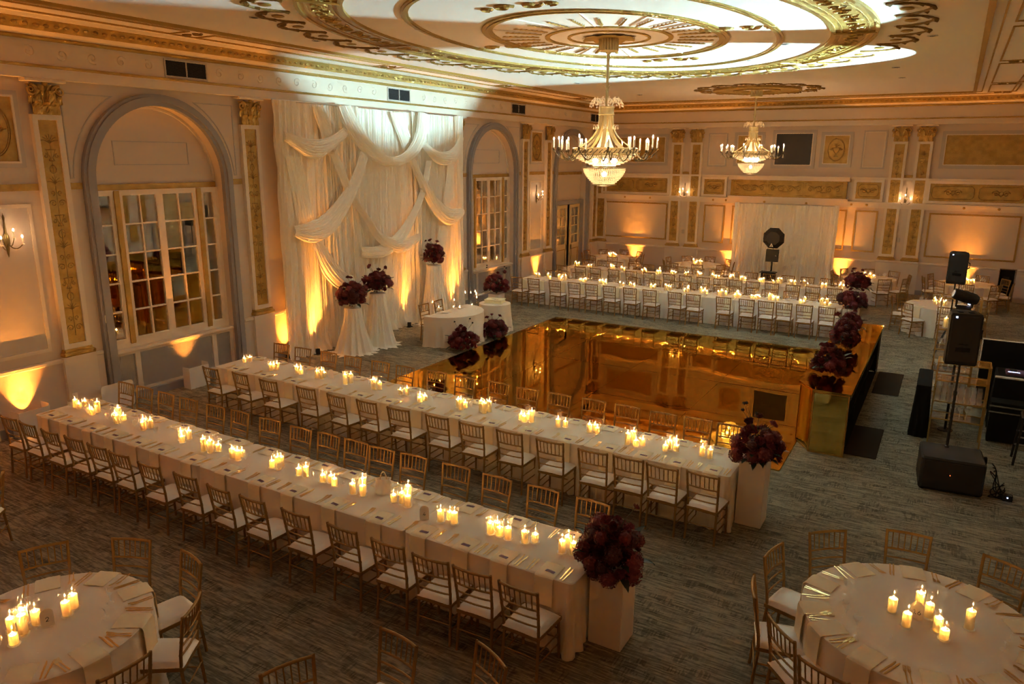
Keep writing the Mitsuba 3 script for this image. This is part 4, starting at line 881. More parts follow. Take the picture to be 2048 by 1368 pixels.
def setting(x, y, a, who, glasses=True, flat=False, full=True, group='', avoid=None, card=True):
    """a place setting: (x, y) on the table edge, a = direction from the edge to the middle of the table"""
    M = place(x, y, TZ, a - PI / 2)
    def at(dx, dy, dz=0, da=0, s=1): return M @ place(dx, dy, dz, da, s)
    inst('napkin', 'pg_napkin_flat' if flat else 'pg_napkin', at(0, 0, .0004, R.gauss(0, .02)), 'cream linen napkin at ' + who, 'napkin', 'napkins ' + group)
    if card: inst('name_card', 'pg_card', at(R.gauss(.012, .006), .085, .010, R.gauss(0, .08)), 'small purple name card on the napkin at ' + who, 'card', 'name cards ' + group)
    j = lambda s=.03: R.gauss(0, s)
    inst('fork', 'pg_fork', at(-.175, .035 + j(.01), 0, j()), 'gold fork nearest the napkin at ' + who, 'fork', 'forks ' + group)
    inst('knife', 'pg_knife', at(.155, .03 + j(.01), 0, j()), 'gold knife nearest the napkin at ' + who, 'knife', 'knives ' + group)
    if full:
        inst('fork', 'pg_fork', at(-.207, .025 + j(.01), 0, j()), 'outer gold fork at ' + who, 'fork', 'forks ' + group)
        inst('knife', 'pg_knife', at(.185, .02 + j(.01), 0, j()), 'outer gold knife at ' + who, 'knife', 'knives ' + group)
    if glasses:
        for gi, (gx, gy, gid, nm) in enumerate(((.15, .31, 'pg_wine', 'wine glass'), (.07, .345, 'pg_water', 'goblet'))):
            for tr in range(8):
                Q = at(gx + R.gauss(0, .02), gy + R.gauss(0, .015))
                if avoid is None or all(math.hypot(Q[0, 3] - p[0], Q[1, 3] - p[1]) > p[2] + .048 for p in avoid):
                    if avoid is not None: avoid.append((Q[0, 3], Q[1, 3], .042))
                    inst(nm.replace(' ', '_'), gid, Q, 'clear stemmed %s at %s' % (nm, who), 'glass', nm + ' ' + group); break
                gx -= .055
CLX = [[-11.41, -10.98, -10.33, -9.64, -8.82, -8.2, -7.65, -7.02, -6.55, -6.08, -5.55, -5.04, -4.3, -3.7, -3.3, -2.92],
       [-11.3, -10.44, -9.91, -9.33, -8.69, -8.09, -7.53, -7.04, -6.32, -5.91, -5.17, -4.6, -4.1, -3.42, -2.89, -2.45],
       [-11.54, -11.14, -10.64, -9.89, -9.18, -8.6, -8.22, -7.63, -7.11, -6.51, -6.01, -5.48, -4.99, -4.52, -4.01, -3.22, -2.65],
       [-11.65, -11.12, -10.25, -9.78, -9.05, -8.48, -7.99, -7.54, -7.09, -6.57, -6.05, -5.65, -5.08, -4.52, -4.12, -3.67, -3.18, -2.70]]
CN_ = [[3, 3, 4, 3, 3, 4, 3, 3, 2, 3, 3, 4, 3, 4, 2, 3], [2, 3, 3, 3, 3, 3, 2, 3, 4, 3, 4, 2, 3, 4, 4, 2], [2, 2, 4, 3, 4, 2, 3, 3, 4, 3, 4, 3, 4, 4, 4, 3, 4], [3, 2, 4, 2, 3, 4, 3, 3, 3, 4, 3, 3, 3, 4, 3, 2, 3, 3]]
def cluster(cx, cy, n, who, group, sect, occ, spread=.075, hs=None):
    k = 0
    for i in range(n):
        for tr in range(60):
            a = R.uniform(0, 2 * PI); q = spread * (.4 + tr * .03) * (1 if n > 1 else .1)
            x, y = cx + q * math.cos(a) * 1.25, cy + q * math.sin(a)
            if all(math.hypot(x - p[0], y - p[1]) > p[2] + .053 for p in occ): break
        occ.append((x, y, .052)); h = R.choice((0, 0, 1, 1, 2)) if hs is None else hs[i % len(hs)]
        g = min(2, h + R.choice((0, 0, 1)))
        od = ORD[i]
        candle(h, place(x, y, TZ + .0115, R.uniform(0, 6)), sect, '%s lit ivory pillar candle in %s' % (od, who), 'candles ' + group)
        inst('glass_cylinder', 'pg_cyl%d' % g, place(x, y, TZ), 'clear glass cylinder around the %s candle in %s' % (od, who), 'candle holder', 'candle cylinders ' + group)
proto('pg_tableno', [('card', None, None, None)]) if False else None
def tombstone(w=.085, h=.15):
    return Polygon([(-w / 2, 0)] + [(w / 2 * math.cos(PI - t), h - w / 2 + w / 2 * math.sin(t)) for t in np.linspace(0, PI, 16)] + [(w / 2, 0)])
def table_number(x, y, a, text, label, s=1.0):
    k = thing('table_number', label, 'table number', 'table number cards')
    M = place(x, y, TZ, a + PI / 2) @ np.array([[1, 0, 0, 0], [0, 0, -1, 0], [0, 1, 0, 0], [0, 0, 0, 1.0]])
    obj('card', move(extr(tombstone(.10 * s, .165 * s), .004), M @ trans(0, .004, -.002)), 'paper', k)
    obj('foot', move(boxes((-.035, .035, -.02, .02, 0, .006)), place(x, y, TZ, a + PI / 2)), 'paper', k)
    if text:
        t = meshkit.text_mesh(text, .040 * s, .0008); v = np.array(t.vertices); v[:, 0] -= (v[:, 0].max() + v[:, 0].min()) / 2
        obj('numeral', move((v, np.array(t.faces)), M @ trans(0, .05 * s, .0022)), 'ink', k)
TN = [('4', -4.55, 5.93, -.95, 'arched paper number 4 standing among the candles of the front long table'), ('', -9.19, 9.36, 2.2, 'arched paper number turned away, on the second long table'),
      ('', -9.31, 21.66, -PI / 2, 'arched white paper number toward the window wall, third long table'), ('8', -4.14, 21.68, -PI / 2, 'arched white paper number 8 on the third long table'),
      ('', -9.57, 24.76, -PI / 2, 'arched white paper number toward the window wall, farthest long table'), ('10', -4.24, 24.73, -PI / 2, 'arched white paper number 10 on the farthest long table'),
      ('2', -6.10, 2.78, -.45, 'arched paper number 2 among the candles of the foreground round table'), ('16', .17, 6.66, -1.72, 'arched paper number 16 on the big round table below the subwoofer')]
for ti, (nm, x0, x1, y0, y1, seams, (nx_, ny_), (fx_, fy_), lod) in enumerate(TABLES):
    occ = []; yc = (y0 + y1) / 2
    for t, x, y, a, lab in TN:
        if y0 < y < y1: table_number(x, y, a, t, lab); occ += [(x + d, y, .03) for d in (-.03, .03)]
    if ti == 0: occ.append((-5.36, 6.20, .10))
    for j, x in enumerate(CLX[ti]): cluster(x, yc + R.gauss(0, .03), CN_[ti][j], 'the %s cluster, %s long table' % (ORD[j], nm), 'on the %s long table' % nm, 'abcc'[ti], occ)
    for side, xs, ye, a in (('near', nx_, y0, PI / 2), ('far', fx_, y1, -PI / 2)):
        for i, x in enumerate(xs):
            x = min(max(x, x0 + .24), x1 - .24)
            setting(x, ye, a, 'the %s place, %s side, %s long table' % (ORD[i], side, nm), full=lod == 0, group='on the %s long table' % nm, avoid=occ)
RSA = {'number two': [152, 113, 73.5, 33, -5.5, -44, -83, -121, -160], 'number sixteen': [167, 132, 97, 61, 25, -11, -47, -80, -114, -142, 199]}
for i, (nm, cx, cy, r, n, a0, where, d_) in enumerate(RT):
    occ = []; tn = 'the table with %s' % d_ if where == 'front' else 'the ' + RTN[nm]
    tn = {'number two': 'the foreground round table', 'number sixteen': 'the round table below the subwoofer'}.get(nm, tn)
    for t, x, y, a, lab in TN:
        if math.hypot(x - cx, y - cy) < r: table_number(x, y, a, t, lab); occ.append((x, y, .06))
    if nm == 'number two':
        for q, (dx, dy, h) in enumerate(((-.10, -.19, 1), (-.20, -.15, 1), (-.11, -.08, 1), (-.02, -.30, 0), (-.02, .12, 1), (.06, .05, 0), (-.22, -.02, 2), (.13, -.05, 0))):
            pass
        cluster(cx - .12, cy - .10, 4, 'the group, ' + tn[4:], 'on the foreground round table', 'a', occ, .10, [1, 1, 2, 1]); cluster(cx + .02, cy + .16, 2, 'the pair, ' + tn[4:], 'on the foreground round table', 'a', occ, .06, [1, 1]); cluster(cx + .06, cy - .30, 1, 'the nearest spot, ' + tn[4:], 'on the foreground round table', 'a', occ, .05, [0])
    elif nm == 'number sixteen':
        for q, (dx, dy, h) in enumerate(((-.22, .02, 1), (-.10, -.16, 1), (-.02, .16, 2), (.06, .09, 1), (.13, -.10, 1), (.18, -.19, 0), (.36, .08, 2))): cluster(cx + dx, cy + dy, 1, '%s spot, big round table below the subwoofer' % ORD[q], 'on the round table below the subwoofer', 'b', occ, .01, [h])
    else: cluster(cx, cy, 6, 'the ' + RTN[nm], 'on the ' + RTN[nm], 'c', occ, .13)
    if where == 'front':
        for q, ad in enumerate(RSA[nm]):
            a = math.radians(ad); setting(cx + r * math.cos(a), cy + r * math.sin(a), a + PI, 'the %s place of %s' % (ORD[q], tn), group='on ' + tn, avoid=occ, card=False)
    else:
        for q in range(n):
            a = a0 + 2 * PI * q / n; who = 'the %s place, %s' % (ORD[q], RTN[nm]); x, y = cx + r * math.cos(a), cy + r * math.sin(a); M = place(x, y, TZ, a + PI - PI / 2)
            inst('napkin', 'pg_napkin', M @ trans(0, 0, .0004), 'cream linen napkin at ' + who, 'napkin', 'napkins on the back round tables')
            for gx in (.10, -.04):
                Q = M @ trans(gx, .36, 0)
                if all(math.hypot(Q[0, 3] - p[0], Q[1, 3] - p[1]) > p[2] + .045 for p in occ): inst('wine_glass', 'pg_wine', Q, 'clear stemmed wine glass, %s, at %s' % ('by the knife' if gx > 0 else 'by the napkin', who), 'glass', 'glasses on the back round tables'); occ.append((Q[0, 3], Q[1, 3], .04))
# gift bag of sheer cloth on the front table
k = thing('favor_bag', 'small translucent pink gift bag with a looped handle on the front long table', 'bag')
a = np.linspace(0, 2 * PI, 24, endpoint=False); rows = []
for z, w_, d_ in ((0, .085, .06), (.03, .105, .075), (.10, .10, .07), (.16, .085, .05), (.19, .09, .045)): rows.append(np.stack([w_ * np.cos(a) * (1 + .08 * np.sin(5 * a + z * 30)), d_ * np.sin(a) * (1 + .1 * np.sin(7 * a)), np.full(24, z)], 1))
obj('pouch', move((np.vstack(rows), grid_faces(5, 24, False, True)), place(-5.36, 6.22, TZ, .6)), 'drape', k, smooth=True)
t = np.linspace(0, PI, 14); obj('handle', move(tube(np.stack([.035 * np.cos(t), np.zeros(14), .17 + .10 * np.sin(t)], 1), .007, 6), place(-5.36, 6.22, TZ, .6)), 'napkin', k, smooth=True)

# ================================================================ FLOWERS
def petal_rose(seed, layers=((.9, 5, .55), (.68, 5, .25), (.42, 4, -.1), (.22, 3, -.35))):
    m = MB(); r = np.random.default_rng(seed)
    for rad, n, tilt in layers:
        for i in range(n):
            u = np.linspace(-1, 1, 5); v = np.linspace(0, 1, 4); U, V = np.meshgrid(u, v, indexing='ij')
            el = tilt + r.normal(0, .08); w = .62 * rad * np.sin(PI * (.18 + .62 * V)) * (1 - .1 * np.abs(U))
            out = .12 + rad * np.sin(V * PI / 2) * (.55 + .45 * math.cos(el)); z = -.35 + V * (1.05 - .55 * el) * .85 - .25 * max(0, el) * V ** 3 + .10 * U ** 2 * (1 - V) + r.normal(0, .02, U.shape)
            x, y = out - .28 * U ** 2 * rad, U * w
            M = rotz(2 * PI * i / n + rad * 3 + r.normal(0, .1)); m.put((np.stack([x, y, z], -1).reshape(-1, 3) @ M[:3, :3].T, grid_faces(5, 4)))
    return m.mesh()
def hydrangea(seed):
    """a head of many small four-petalled florets"""
    r = np.random.default_rng(seed); m = MB(); n = 46
    for i in range(n):
        z = 1 - 1.75 * (i + .5) / n; a = i * 2.39996 + r.normal(0, .1); q = math.sqrt(max(0, 1 - z * z)); c = np.array([q * math.cos(a), q * math.sin(a), z * .85]) * r.uniform(.84, 1.0)
        Mx = look_mat(c, r.uniform(0, 6)); s_ = .27 * r.uniform(.8, 1.15)
        V = [[0, 0, 0]]
        for j in range(4):
            b = j * PI / 2
            for da, rad, h in ((-.55, .75, .22), (0, 1.1, .34 + r.normal(0, .12)), (.55, .75, .22)): V.append([rad * math.cos(b + da), rad * math.sin(b + da), h])
        F = [[0, 1 + j * 3, 2 + j * 3] for j in range(4)] + [[0, 2 + j * 3, 3 + j * 3] for j in range(4)]
        m.add(np.array(V) * s_ @ Mx[:3, :3].T + c, F)
    s = trimesh.creation.icosphere(subdivisions=1, radius=.82); m.add(np.array(s.vertices) * [1, 1, .85], np.array(s.faces)); return m.mesh()
BL = None
BSH = {}
def bshape(i, c):
    if (i, c) not in BSH: BSH[(i, c)] = shape(BL[i][0], c, False)
    return BSH[(i, c)]
def leafmesh():
    u = np.linspace(0, 1, 7); w = .20 * np.sin(PI * u ** .8); V = []
    for q, ww in zip(u, w):
        for s in (-1, 0, 1): V.append([q, s * ww, .16 * math.sin(q * 2.6) - .05 * (s == 0)])
    return (np.array(V), grid_faces(7, 3))
LSH = shape(leafmesh(), 'leaf', True)
def look_mat(d, roll):
    d = np.array(d) / np.linalg.norm(d); a = np.cross(d, [.3, .1, 1]); a /= np.linalg.norm(a); b = np.cross(d, a); M = np.eye(4)
    M[:3, 0] = a * math.cos(roll) + b * math.sin(roll); M[:3, 1] = -a * math.sin(roll) + b * math.cos(roll); M[:3, 2] = d; return M
BL = [(petal_rose(i), .055 + .01 * (i % 3)) for i in range(3)] + [(hydrangea(i), .080 + .015 * (i % 2)) for i in range(3)]
POD = shape(move(hydrangea(9), np.diag([.6, .6, .6, 1])), 'black', True)
def bouquet(label, base, rx, ry, h, n, seed, droop=.0, spikes=3, hyd=.45, leaves=9, size=1.0, pods=0):
    """base: the point where the flowers sit; h: height above it; the blooms fill a loose dome"""
    k = thing('flower_arrangement', label, 'flowers'); r = random.Random(seed); bx, by, bz = base; pts = []
    core = hydrangea(seed % 5); obj('greenery_core', move(core, trans(bx, by, bz + h * .34) @ np.diag([rx * .58, ry * .58, h * .34, 1])), 'maroon', k)
    def bloom(p, d, kind, s):
        M = trans(*p) @ look_mat(d, r.uniform(0, 6)) @ np.diag([s, s, s, 1]); partinst(k, 'bloom', bshape(kind, r.choice(('burgundy', 'burgundy', 'maroon', 'mauve'))), M)
    for i in range(n):
        for tr in range(30):
            ph = r.uniform(0, 2 * PI); th = math.acos(r.uniform(-.35 - droop, 1)); d = np.array([math.sin(th) * math.cos(ph), math.sin(th) * math.sin(ph), math.cos(th)])
            kind = r.randrange(3, 6) if r.random() < hyd else r.randrange(3); s = BL[kind][1] * size * r.uniform(.85, 1.2)
            p = np.array([bx, by, bz + h * .36]) + d * [rx * .86, ry * .86, h * .46] * r.uniform(.88, 1.05)
            if p[2] - s * .8 < bz - droop * .3: p[2] = bz - droop * .3 + s * .8
            if all(np.linalg.norm(p - q) > .60 * (s + t) for q, t in pts): break
        pts.append((p, s)); bloom(p, d + np.array([0, 0, .35]), kind, s)
    for i in range(spikes):
        a = r.uniform(0, 6.28); p0 = np.array([bx, by, bz + h * .5]); p1 = p0 + np.array([math.cos(a) * rx * r.uniform(.2, .9), math.sin(a) * ry * r.uniform(.2, .9), h * r.uniform(.38, .56)])
        mid = (p0 + p1) / 2 + np.array([0, 0, .05]); obj('stem', tube(np.array([p0, mid, p1]), .004, 5), 'stem', k)
        kind = r.randrange(3); s = BL[kind][1] * size * r.uniform(.8, 1.05); bloom(p1, p1 - p0, kind, s)
    for i in range(pods):
        a = r.uniform(0, 6.28); p0 = np.array([bx, by, bz + h * .5]); p1 = p0 + np.array([math.cos(a) * rx * .7, math.sin(a) * ry * .7, h * r.uniform(.62, .85)])
        obj('stem', tube(np.array([p0, (p0 + p1) / 2 + [0, 0, .03], p1]), .0025, 4), 'stem', k); partinst(k, 'seed_head', POD, trans(*p1) @ np.diag([.04, .04, .04, 1]))
    for i in range(leaves):
        a = r.uniform(0, 6.28); el = r.uniform(-.5, .5); d = np.array([math.cos(a) * math.cos(el), math.sin(a) * math.cos(el), math.sin(el)]); L = .16 * size * r.uniform(.8, 1.4)
        M = np.eye(4); z = np.cross(d, [-d[1], d[0], 0]); z /= np.linalg.norm(z) + 1e-9; M[:3, 0] = d * L; M[:3, 2] = z * L * (1 if z[2] > 0 else -1); M[:3, 1] = np.cross(M[:3, 2] / L, d) * L; M[:3, 3] = np.array([bx, by, bz + h * .32]) + d * [rx * .75, ry * .75, h * .35]
        partinst(k, 'leaf', LSH, M)
    return k
def plinth(label, x0, x1, y0, y1, h, m='plinth'):
    k = thing('plinth', label, 'plinth'); obj('body', bbox_b(x0, x1, y0, y1, 0, h, .006), m, k); return k
plinth('tall pale square plinth at the end of the front long table', -2.56, -2.22, 5.90, 6.24, .86)
bouquet('large dark burgundy flower arrangement on the plinth of the front table', (-2.40, 6.05, .72), .31, .30, .66, 45, 1, droop=.35, hyd=.7, spikes=3, pods=0, leaves=10)
plinth('tall pale square plinth at the end of the second long table', -1.95, -1.62, 9.12, 9.46, .88)
bouquet('burgundy flower arrangement with tall seed heads on the plinth of the second table', (-1.78, 9.28, .84), .33, .33, .56, 45, 2, droop=.05, hyd=.55, spikes=5, pods=4, leaves=10)
plinth('white square plinth at the end of the third long table, behind the bar flowers', -2.20, -1.84, 21.15, 21.5, .78, 'white')
bouquet('burgundy flowers on the white plinth of the third long table', (-2.02, 21.3, .72), .40, .36, .62, 36, 3, hyd=.6)
plinth('white square plinth at the end of the farthest long table', -2.42, -2.08, 24.3, 24.64, .80, 'white')
bouquet('burgundy flowers on the plinth of the farthest long table, topmost in the stack seen past the bar', (-2.22, 24.45, .78), .40, .36, .66, 36, 4, hyd=.6, spikes=4)
bouquet('burgundy flowers on the near part of the gold bar counter', (-1.50, 13.25, BH), .26, .30, .56, 45, 5, hyd=.45, spikes=5, pods=2)
bouquet('burgundy flowers on the middle of the gold bar counter', (-1.50, 15.35, BH), .26, .30, .66, 39, 6, hyd=.5, spikes=4, pods=1)
bouquet('burgundy flowers at the far part of the gold bar counter', (-1.58, 17.1, BH), .20, .26, .44, 24, 7, hyd=.5, spikes=2)
def draped_column(label, cx, cy, h, seed, rt=.19, rb=.47):
    k = thing('draped_column', label, 'column'); obj('core', lathe([(.001, 0), (rt * .9, 0), (rt * .9, h - .01), (.001, h - .01)], 24), 'white', k)
    n = 150; th = np.linspace(0, 2 * PI, n, endpoint=False); rg = np.random.default_rng(seed); ph = rg.uniform(0, 6.28, 4); rows = [np.column_stack([cx + 0 * th, cy + 0 * th, np.full(n, h)])]
    for t in np.r_[0, np.linspace(.02, .97, 22), .985, 1.0]:
        f = .5 * np.sin(13 * th + ph[0] + 1.5 * np.sin(th + ph[1])) + .3 * np.sin(29 * th + ph[2]) + .2 * np.sin(5 * th + ph[3] + 2 * t)
        rr_ = rt + (rb - rt) * (t ** 1.5) * (.85 + .15 * np.sin(2 * th + ph[1])) + f * (.010 + .055 * t) + (.10 * (t - .97) / .03 * (1 + .6 * f) if t > .97 else 0)
        z = max(.004, h * (1 - t / .97)) if t < .97 else .006 + .012 * (1 - t) / .03
        rows.append(np.column_stack([cx + rr_ * np.cos(th), cy + rr_ * np.sin(th), np.full(n, z)]))
    obj('sheer_cloth', (np.vstack(rows), grid_faces(len(rows), n, False, True)), 'drape', k, smooth=True)
    scene[k + '__core']['to_world'] = TF().translate([cx, cy, 0]); return k
draped_column('shortest fabric-draped column before the white backdrop', -12.12, 13.20, 1.10, 1)
draped_column('middle fabric-draped column, second before the white backdrop', -12.12, 14.10, 1.32, 2)
draped_column('tallest fabric-draped column, near the far edge of the white backdrop', -12.35, 16.80, 1.68, 3, .20, .45)
bouquet('burgundy flowers with broad leaves on the shortest draped column', (-12.12, 13.20, 1.09), .40, .38, .74, 45, 8, hyd=.5, spikes=4, leaves=14)
bouquet('burgundy flowers on the middle draped column', (-12.12, 14.10, 1.31), .40, .36, .64, 39, 9, hyd=.5, spikes=5)
bouquet('burgundy flowers on the tallest draped column', (-12.35, 16.80, 1.67), .32, .34, .70, 36, 10, hyd=.5, spikes=4)
plinth('white square plinth below the second arched window, behind the cake table', -11.85, -11.48, 18.85, 19.22, .60, 'white')
bouquet('burgundy flowers with wispy grass on the plinth below the second arched window', (-11.66, 19.02, .58), .42, .42, .70, 39, 11, hyd=.5, spikes=3, pods=4)
bouquet('burgundy flower arrangement on the carpet at the front of the couple table', (-9.98, 14.72, .01), .38, .40, .56, 48, 12, hyd=.5, spikes=4, pods=3, leaves=14)
bouquet('burgundy flower arrangement on the carpet below the cake table', (-9.98, 16.12, .01), .34, .46, .56, 48, 13, hyd=.5, spikes=4, leaves=14)

# ================================================================ COUPLE TABLE AND CAKE
t = np.linspace(-PI / 2, PI / 2, 90); o = np.stack([-11.02 + .97 * np.cos(t), 15.5 + .97 * np.sin(t)], 1); o = np.vstack([o, np.stack([np.full(20, -11.02), np.linspace(16.44, 14.56, 20)], 1)])
def hf(s, P): rg = np.random.default_rng(9); return np.full(len(P), .022), np.sin(s * 23 + 1.3 * np.sin(s * 3)) + .4 * np.sin(s * 41)
single('tablecloth', skirt(ccw(o), .76, hf, 5, flare=.05, puddle=.02), 'cloth', 'white floor-length cloth of the half-moon couple table by the dance floor', 'tablecloth', smooth=50)
chair(-11.52, 15.18, 0, 'gold chiavari chair behind the couple table, nearer the camera', 'chairs of the couple table'); chair(-11.53, 15.83, 0.06, 'gold chiavari chair behind the couple table, nearer the cake', 'chairs of the couple table')
def stem_holder(h): return lathe([(.040, .001), (.030, .006), (.008, .012), (.006, .05), (.006, h - .11), (.010, h - .085), (.034, h - .06), (.040, h - .03), (.034, h)], 18)
def floating(h): return [('dish', move(lathe([(.0005, 0), (.024, .002), (.026, .012), (.020, .016), (.0005, .014)], 16), trans(0, 0, h - .055)), 'wax', True)]
for q, h in enumerate((.26, .38, .50)): proto('pg_stem%d' % q, [('glass', stem_holder(h), 'glass', 35), ('foot_rim', move(lathe([(.036, 0), (.0405, .0015), (.036, .003)], 18), trans(0, 0, .0005)), 'crystalclear', True)]); proto('pg_float%d' % q, floating(h))
for i, (x, y, q) in enumerate([(-10.88, 14.72, 1), (-10.74, 14.78, 0), (-10.45, 15.0, 0), (-10.31, 15.07, 0), (-10.60, 15.25, 1), (-10.23, 15.51, 0), (-10.24, 15.73, 2), (-10.98, 16.32, 1), (-10.83, 16.36, 1), (-10.45, 15.99, 2), (-10.33, 15.88, 1)]):
    lb = '%s from the near corner of the couple table' % ORD[i]
    inst('stemmed_candle_holder', 'pg_stem%d' % q, place(x, y, TZ), 'tall stemmed glass candle holder, ' + lb, 'candle holder', 'stemmed holders on the couple table'); fk = inst('floating_candle', 'pg_float%d' % q, place(x, y, TZ), 'small lit candle in stemmed glass, ' + lb, 'candle', 'floating candles on the couple table'); pinst(fk, 'flame', 'pg_flame_c', place(x, y, TZ + (.26, .38, .50)[q] - .042))
for i, (y, a) in enumerate(((15.15, 0), (15.85, 0))):
    who = 'the couple table, %s place' % ('near' if i == 0 else 'far'); k = single('plate', move(lathe([(.0005, .003), (.07, .003), (.12, .014), (.122, .017), (.07, .007), (.0005, .007)], 28), trans(-10.82, y, TZ)), 'white', 'round white plate at ' + who, 'plate', 'plates of the couple table', smooth=40)
    single('napkin', bbox_b(-10.90, -10.74, y - .06, y + .06, TZ + .0175, TZ + .03, .005), 'paper', 'folded white napkin on the plate at ' + who, 'napkin', 'couple table napkins')
    M = place(-11.0, y, TZ, -PI / 2); inst('fork', 'pg_fork', M @ place(.17, .04, 0, 0), 'gold fork at ' + who, 'fork'); inst('knife', 'pg_knife', M @ place(-.17, .04, 0, 0), 'gold knife at ' + who, 'knife')
    inst('wine_glass', 'pg_wine', place(-10.66, y + .22, TZ), 'clear stemmed wine glass at ' + who, 'glass')
round_cloth(-10.47, 17.0, .43, 77, 'white floor-length cloth of the small round cake table', None, nw=11, amp=.025)
k = thing('cake', 'square pale yellow sheet cake with a dark script line on the small round table', 'cake'); M = place(-10.48, 17.02, TZ, .25)
obj('board', move(bbox_b(-.27, .27, -.22, .22, .0, .008, .003), M), 'white', k); obj('sponge', move(bbox_b(-.24, .24, -.19, .19, .008, .10, .018), M), 'cake', k)
pm = MB(); ib = trimesh.creation.icosphere(subdivisions=0, radius=.013)
for x in np.linspace(-.24, .24, 24):
    for y in (-.19, .19):
        for z in (.015, .10): pm.put((np.array(ib.vertices) + [x, y, z], np.array(ib.faces)))
for y in np.linspace(-.17, .17, 17):
    for x in (-.24, .24):
        for z in (.015, .10): pm.put((np.array(ib.vertices) + [x, y, z], np.array(ib.faces)))
pk = obj('piped_border', move(pm.mesh(), M), 'cake', k); labels[pk] = {'kind': 'stuff'}
sq_ = np.linspace(0, 1, 40); obj('script', move(tube(np.stack([-.10 + .2 * sq_, .015 * np.sin(sq_ * 40) * (1 - .3 * sq_), np.full(40, .1012)], 1), .0035, 4), M), 'ink', k)
single('plate', move(lathe([(.0005, .003), (.06, .003), (.10, .012), (.102, .015), (.06, .007), (.0005, .007)], 28), trans(-10.22, 16.74, TZ)), 'white', 'small white plate on the cake table before the cake', 'plate', smooth=40)
inst('knife', 'pg_knife', place(-10.27, 16.66, TZ + .016, -.6, 1.1), 'knife resting on the small plate of the cake table', 'knife')

# ================================================================ CHANDELIERS AND SCONCES
def bulb_mesh(r=.016, h=.055):
    z = np.linspace(0, 1, 9); return lathe(np.stack([np.maximum(.0005, r * np.sin(PI * z ** .8) ** .8 * (1 - .2 * z)), z * h], 1), 10)
octa = trimesh.creation.octahedron() if hasattr(trimesh.creation, 'octahedron') else trimesh.creation.icosphere(subdivisions=0)
ov, of = np.array(octa.vertices), np.array(octa.faces)
def beads(rows, r0=.014):
    m = MB()
    for rad, z, n, s in rows:
        for i in range(n):
            a = 2 * PI * (i + .5 * (z * 100 % 2)) / n; m.put((ov * [s, s, s * 1.1] + [rad * math.cos(a), rad * math.sin(a), z], of))
    return m.mesh()
def drop(l=.09, r=.028):
    return lathe([(.0005, 0), (r * .7, -l * .55), (r, -l * .72), (r * .6, -l * .93), (.0005, -l)][::-1], 6)
proto('pg_bulb', [('bulb', bulb_mesh(), 'candlesleeve', True, BULB_L * np.array([1, .66, .36]), 8.0)])
proto('pg_sconce_bulb', [('bulb', bulb_mesh(.016, .050), 'candlesleeve', True, SCONCE_L * np.array([1, .62, .30]), 1.5)])
_ic = trimesh.creation.icosphere(subdivisions=1, radius=.05); proto('pg_inner_lamp', [('lamp', (np.array(_ic.vertices), np.array(_ic.faces)), 'candlesleeve', True, BASKET_L * np.array([1, .78, .45]), 3.0)])
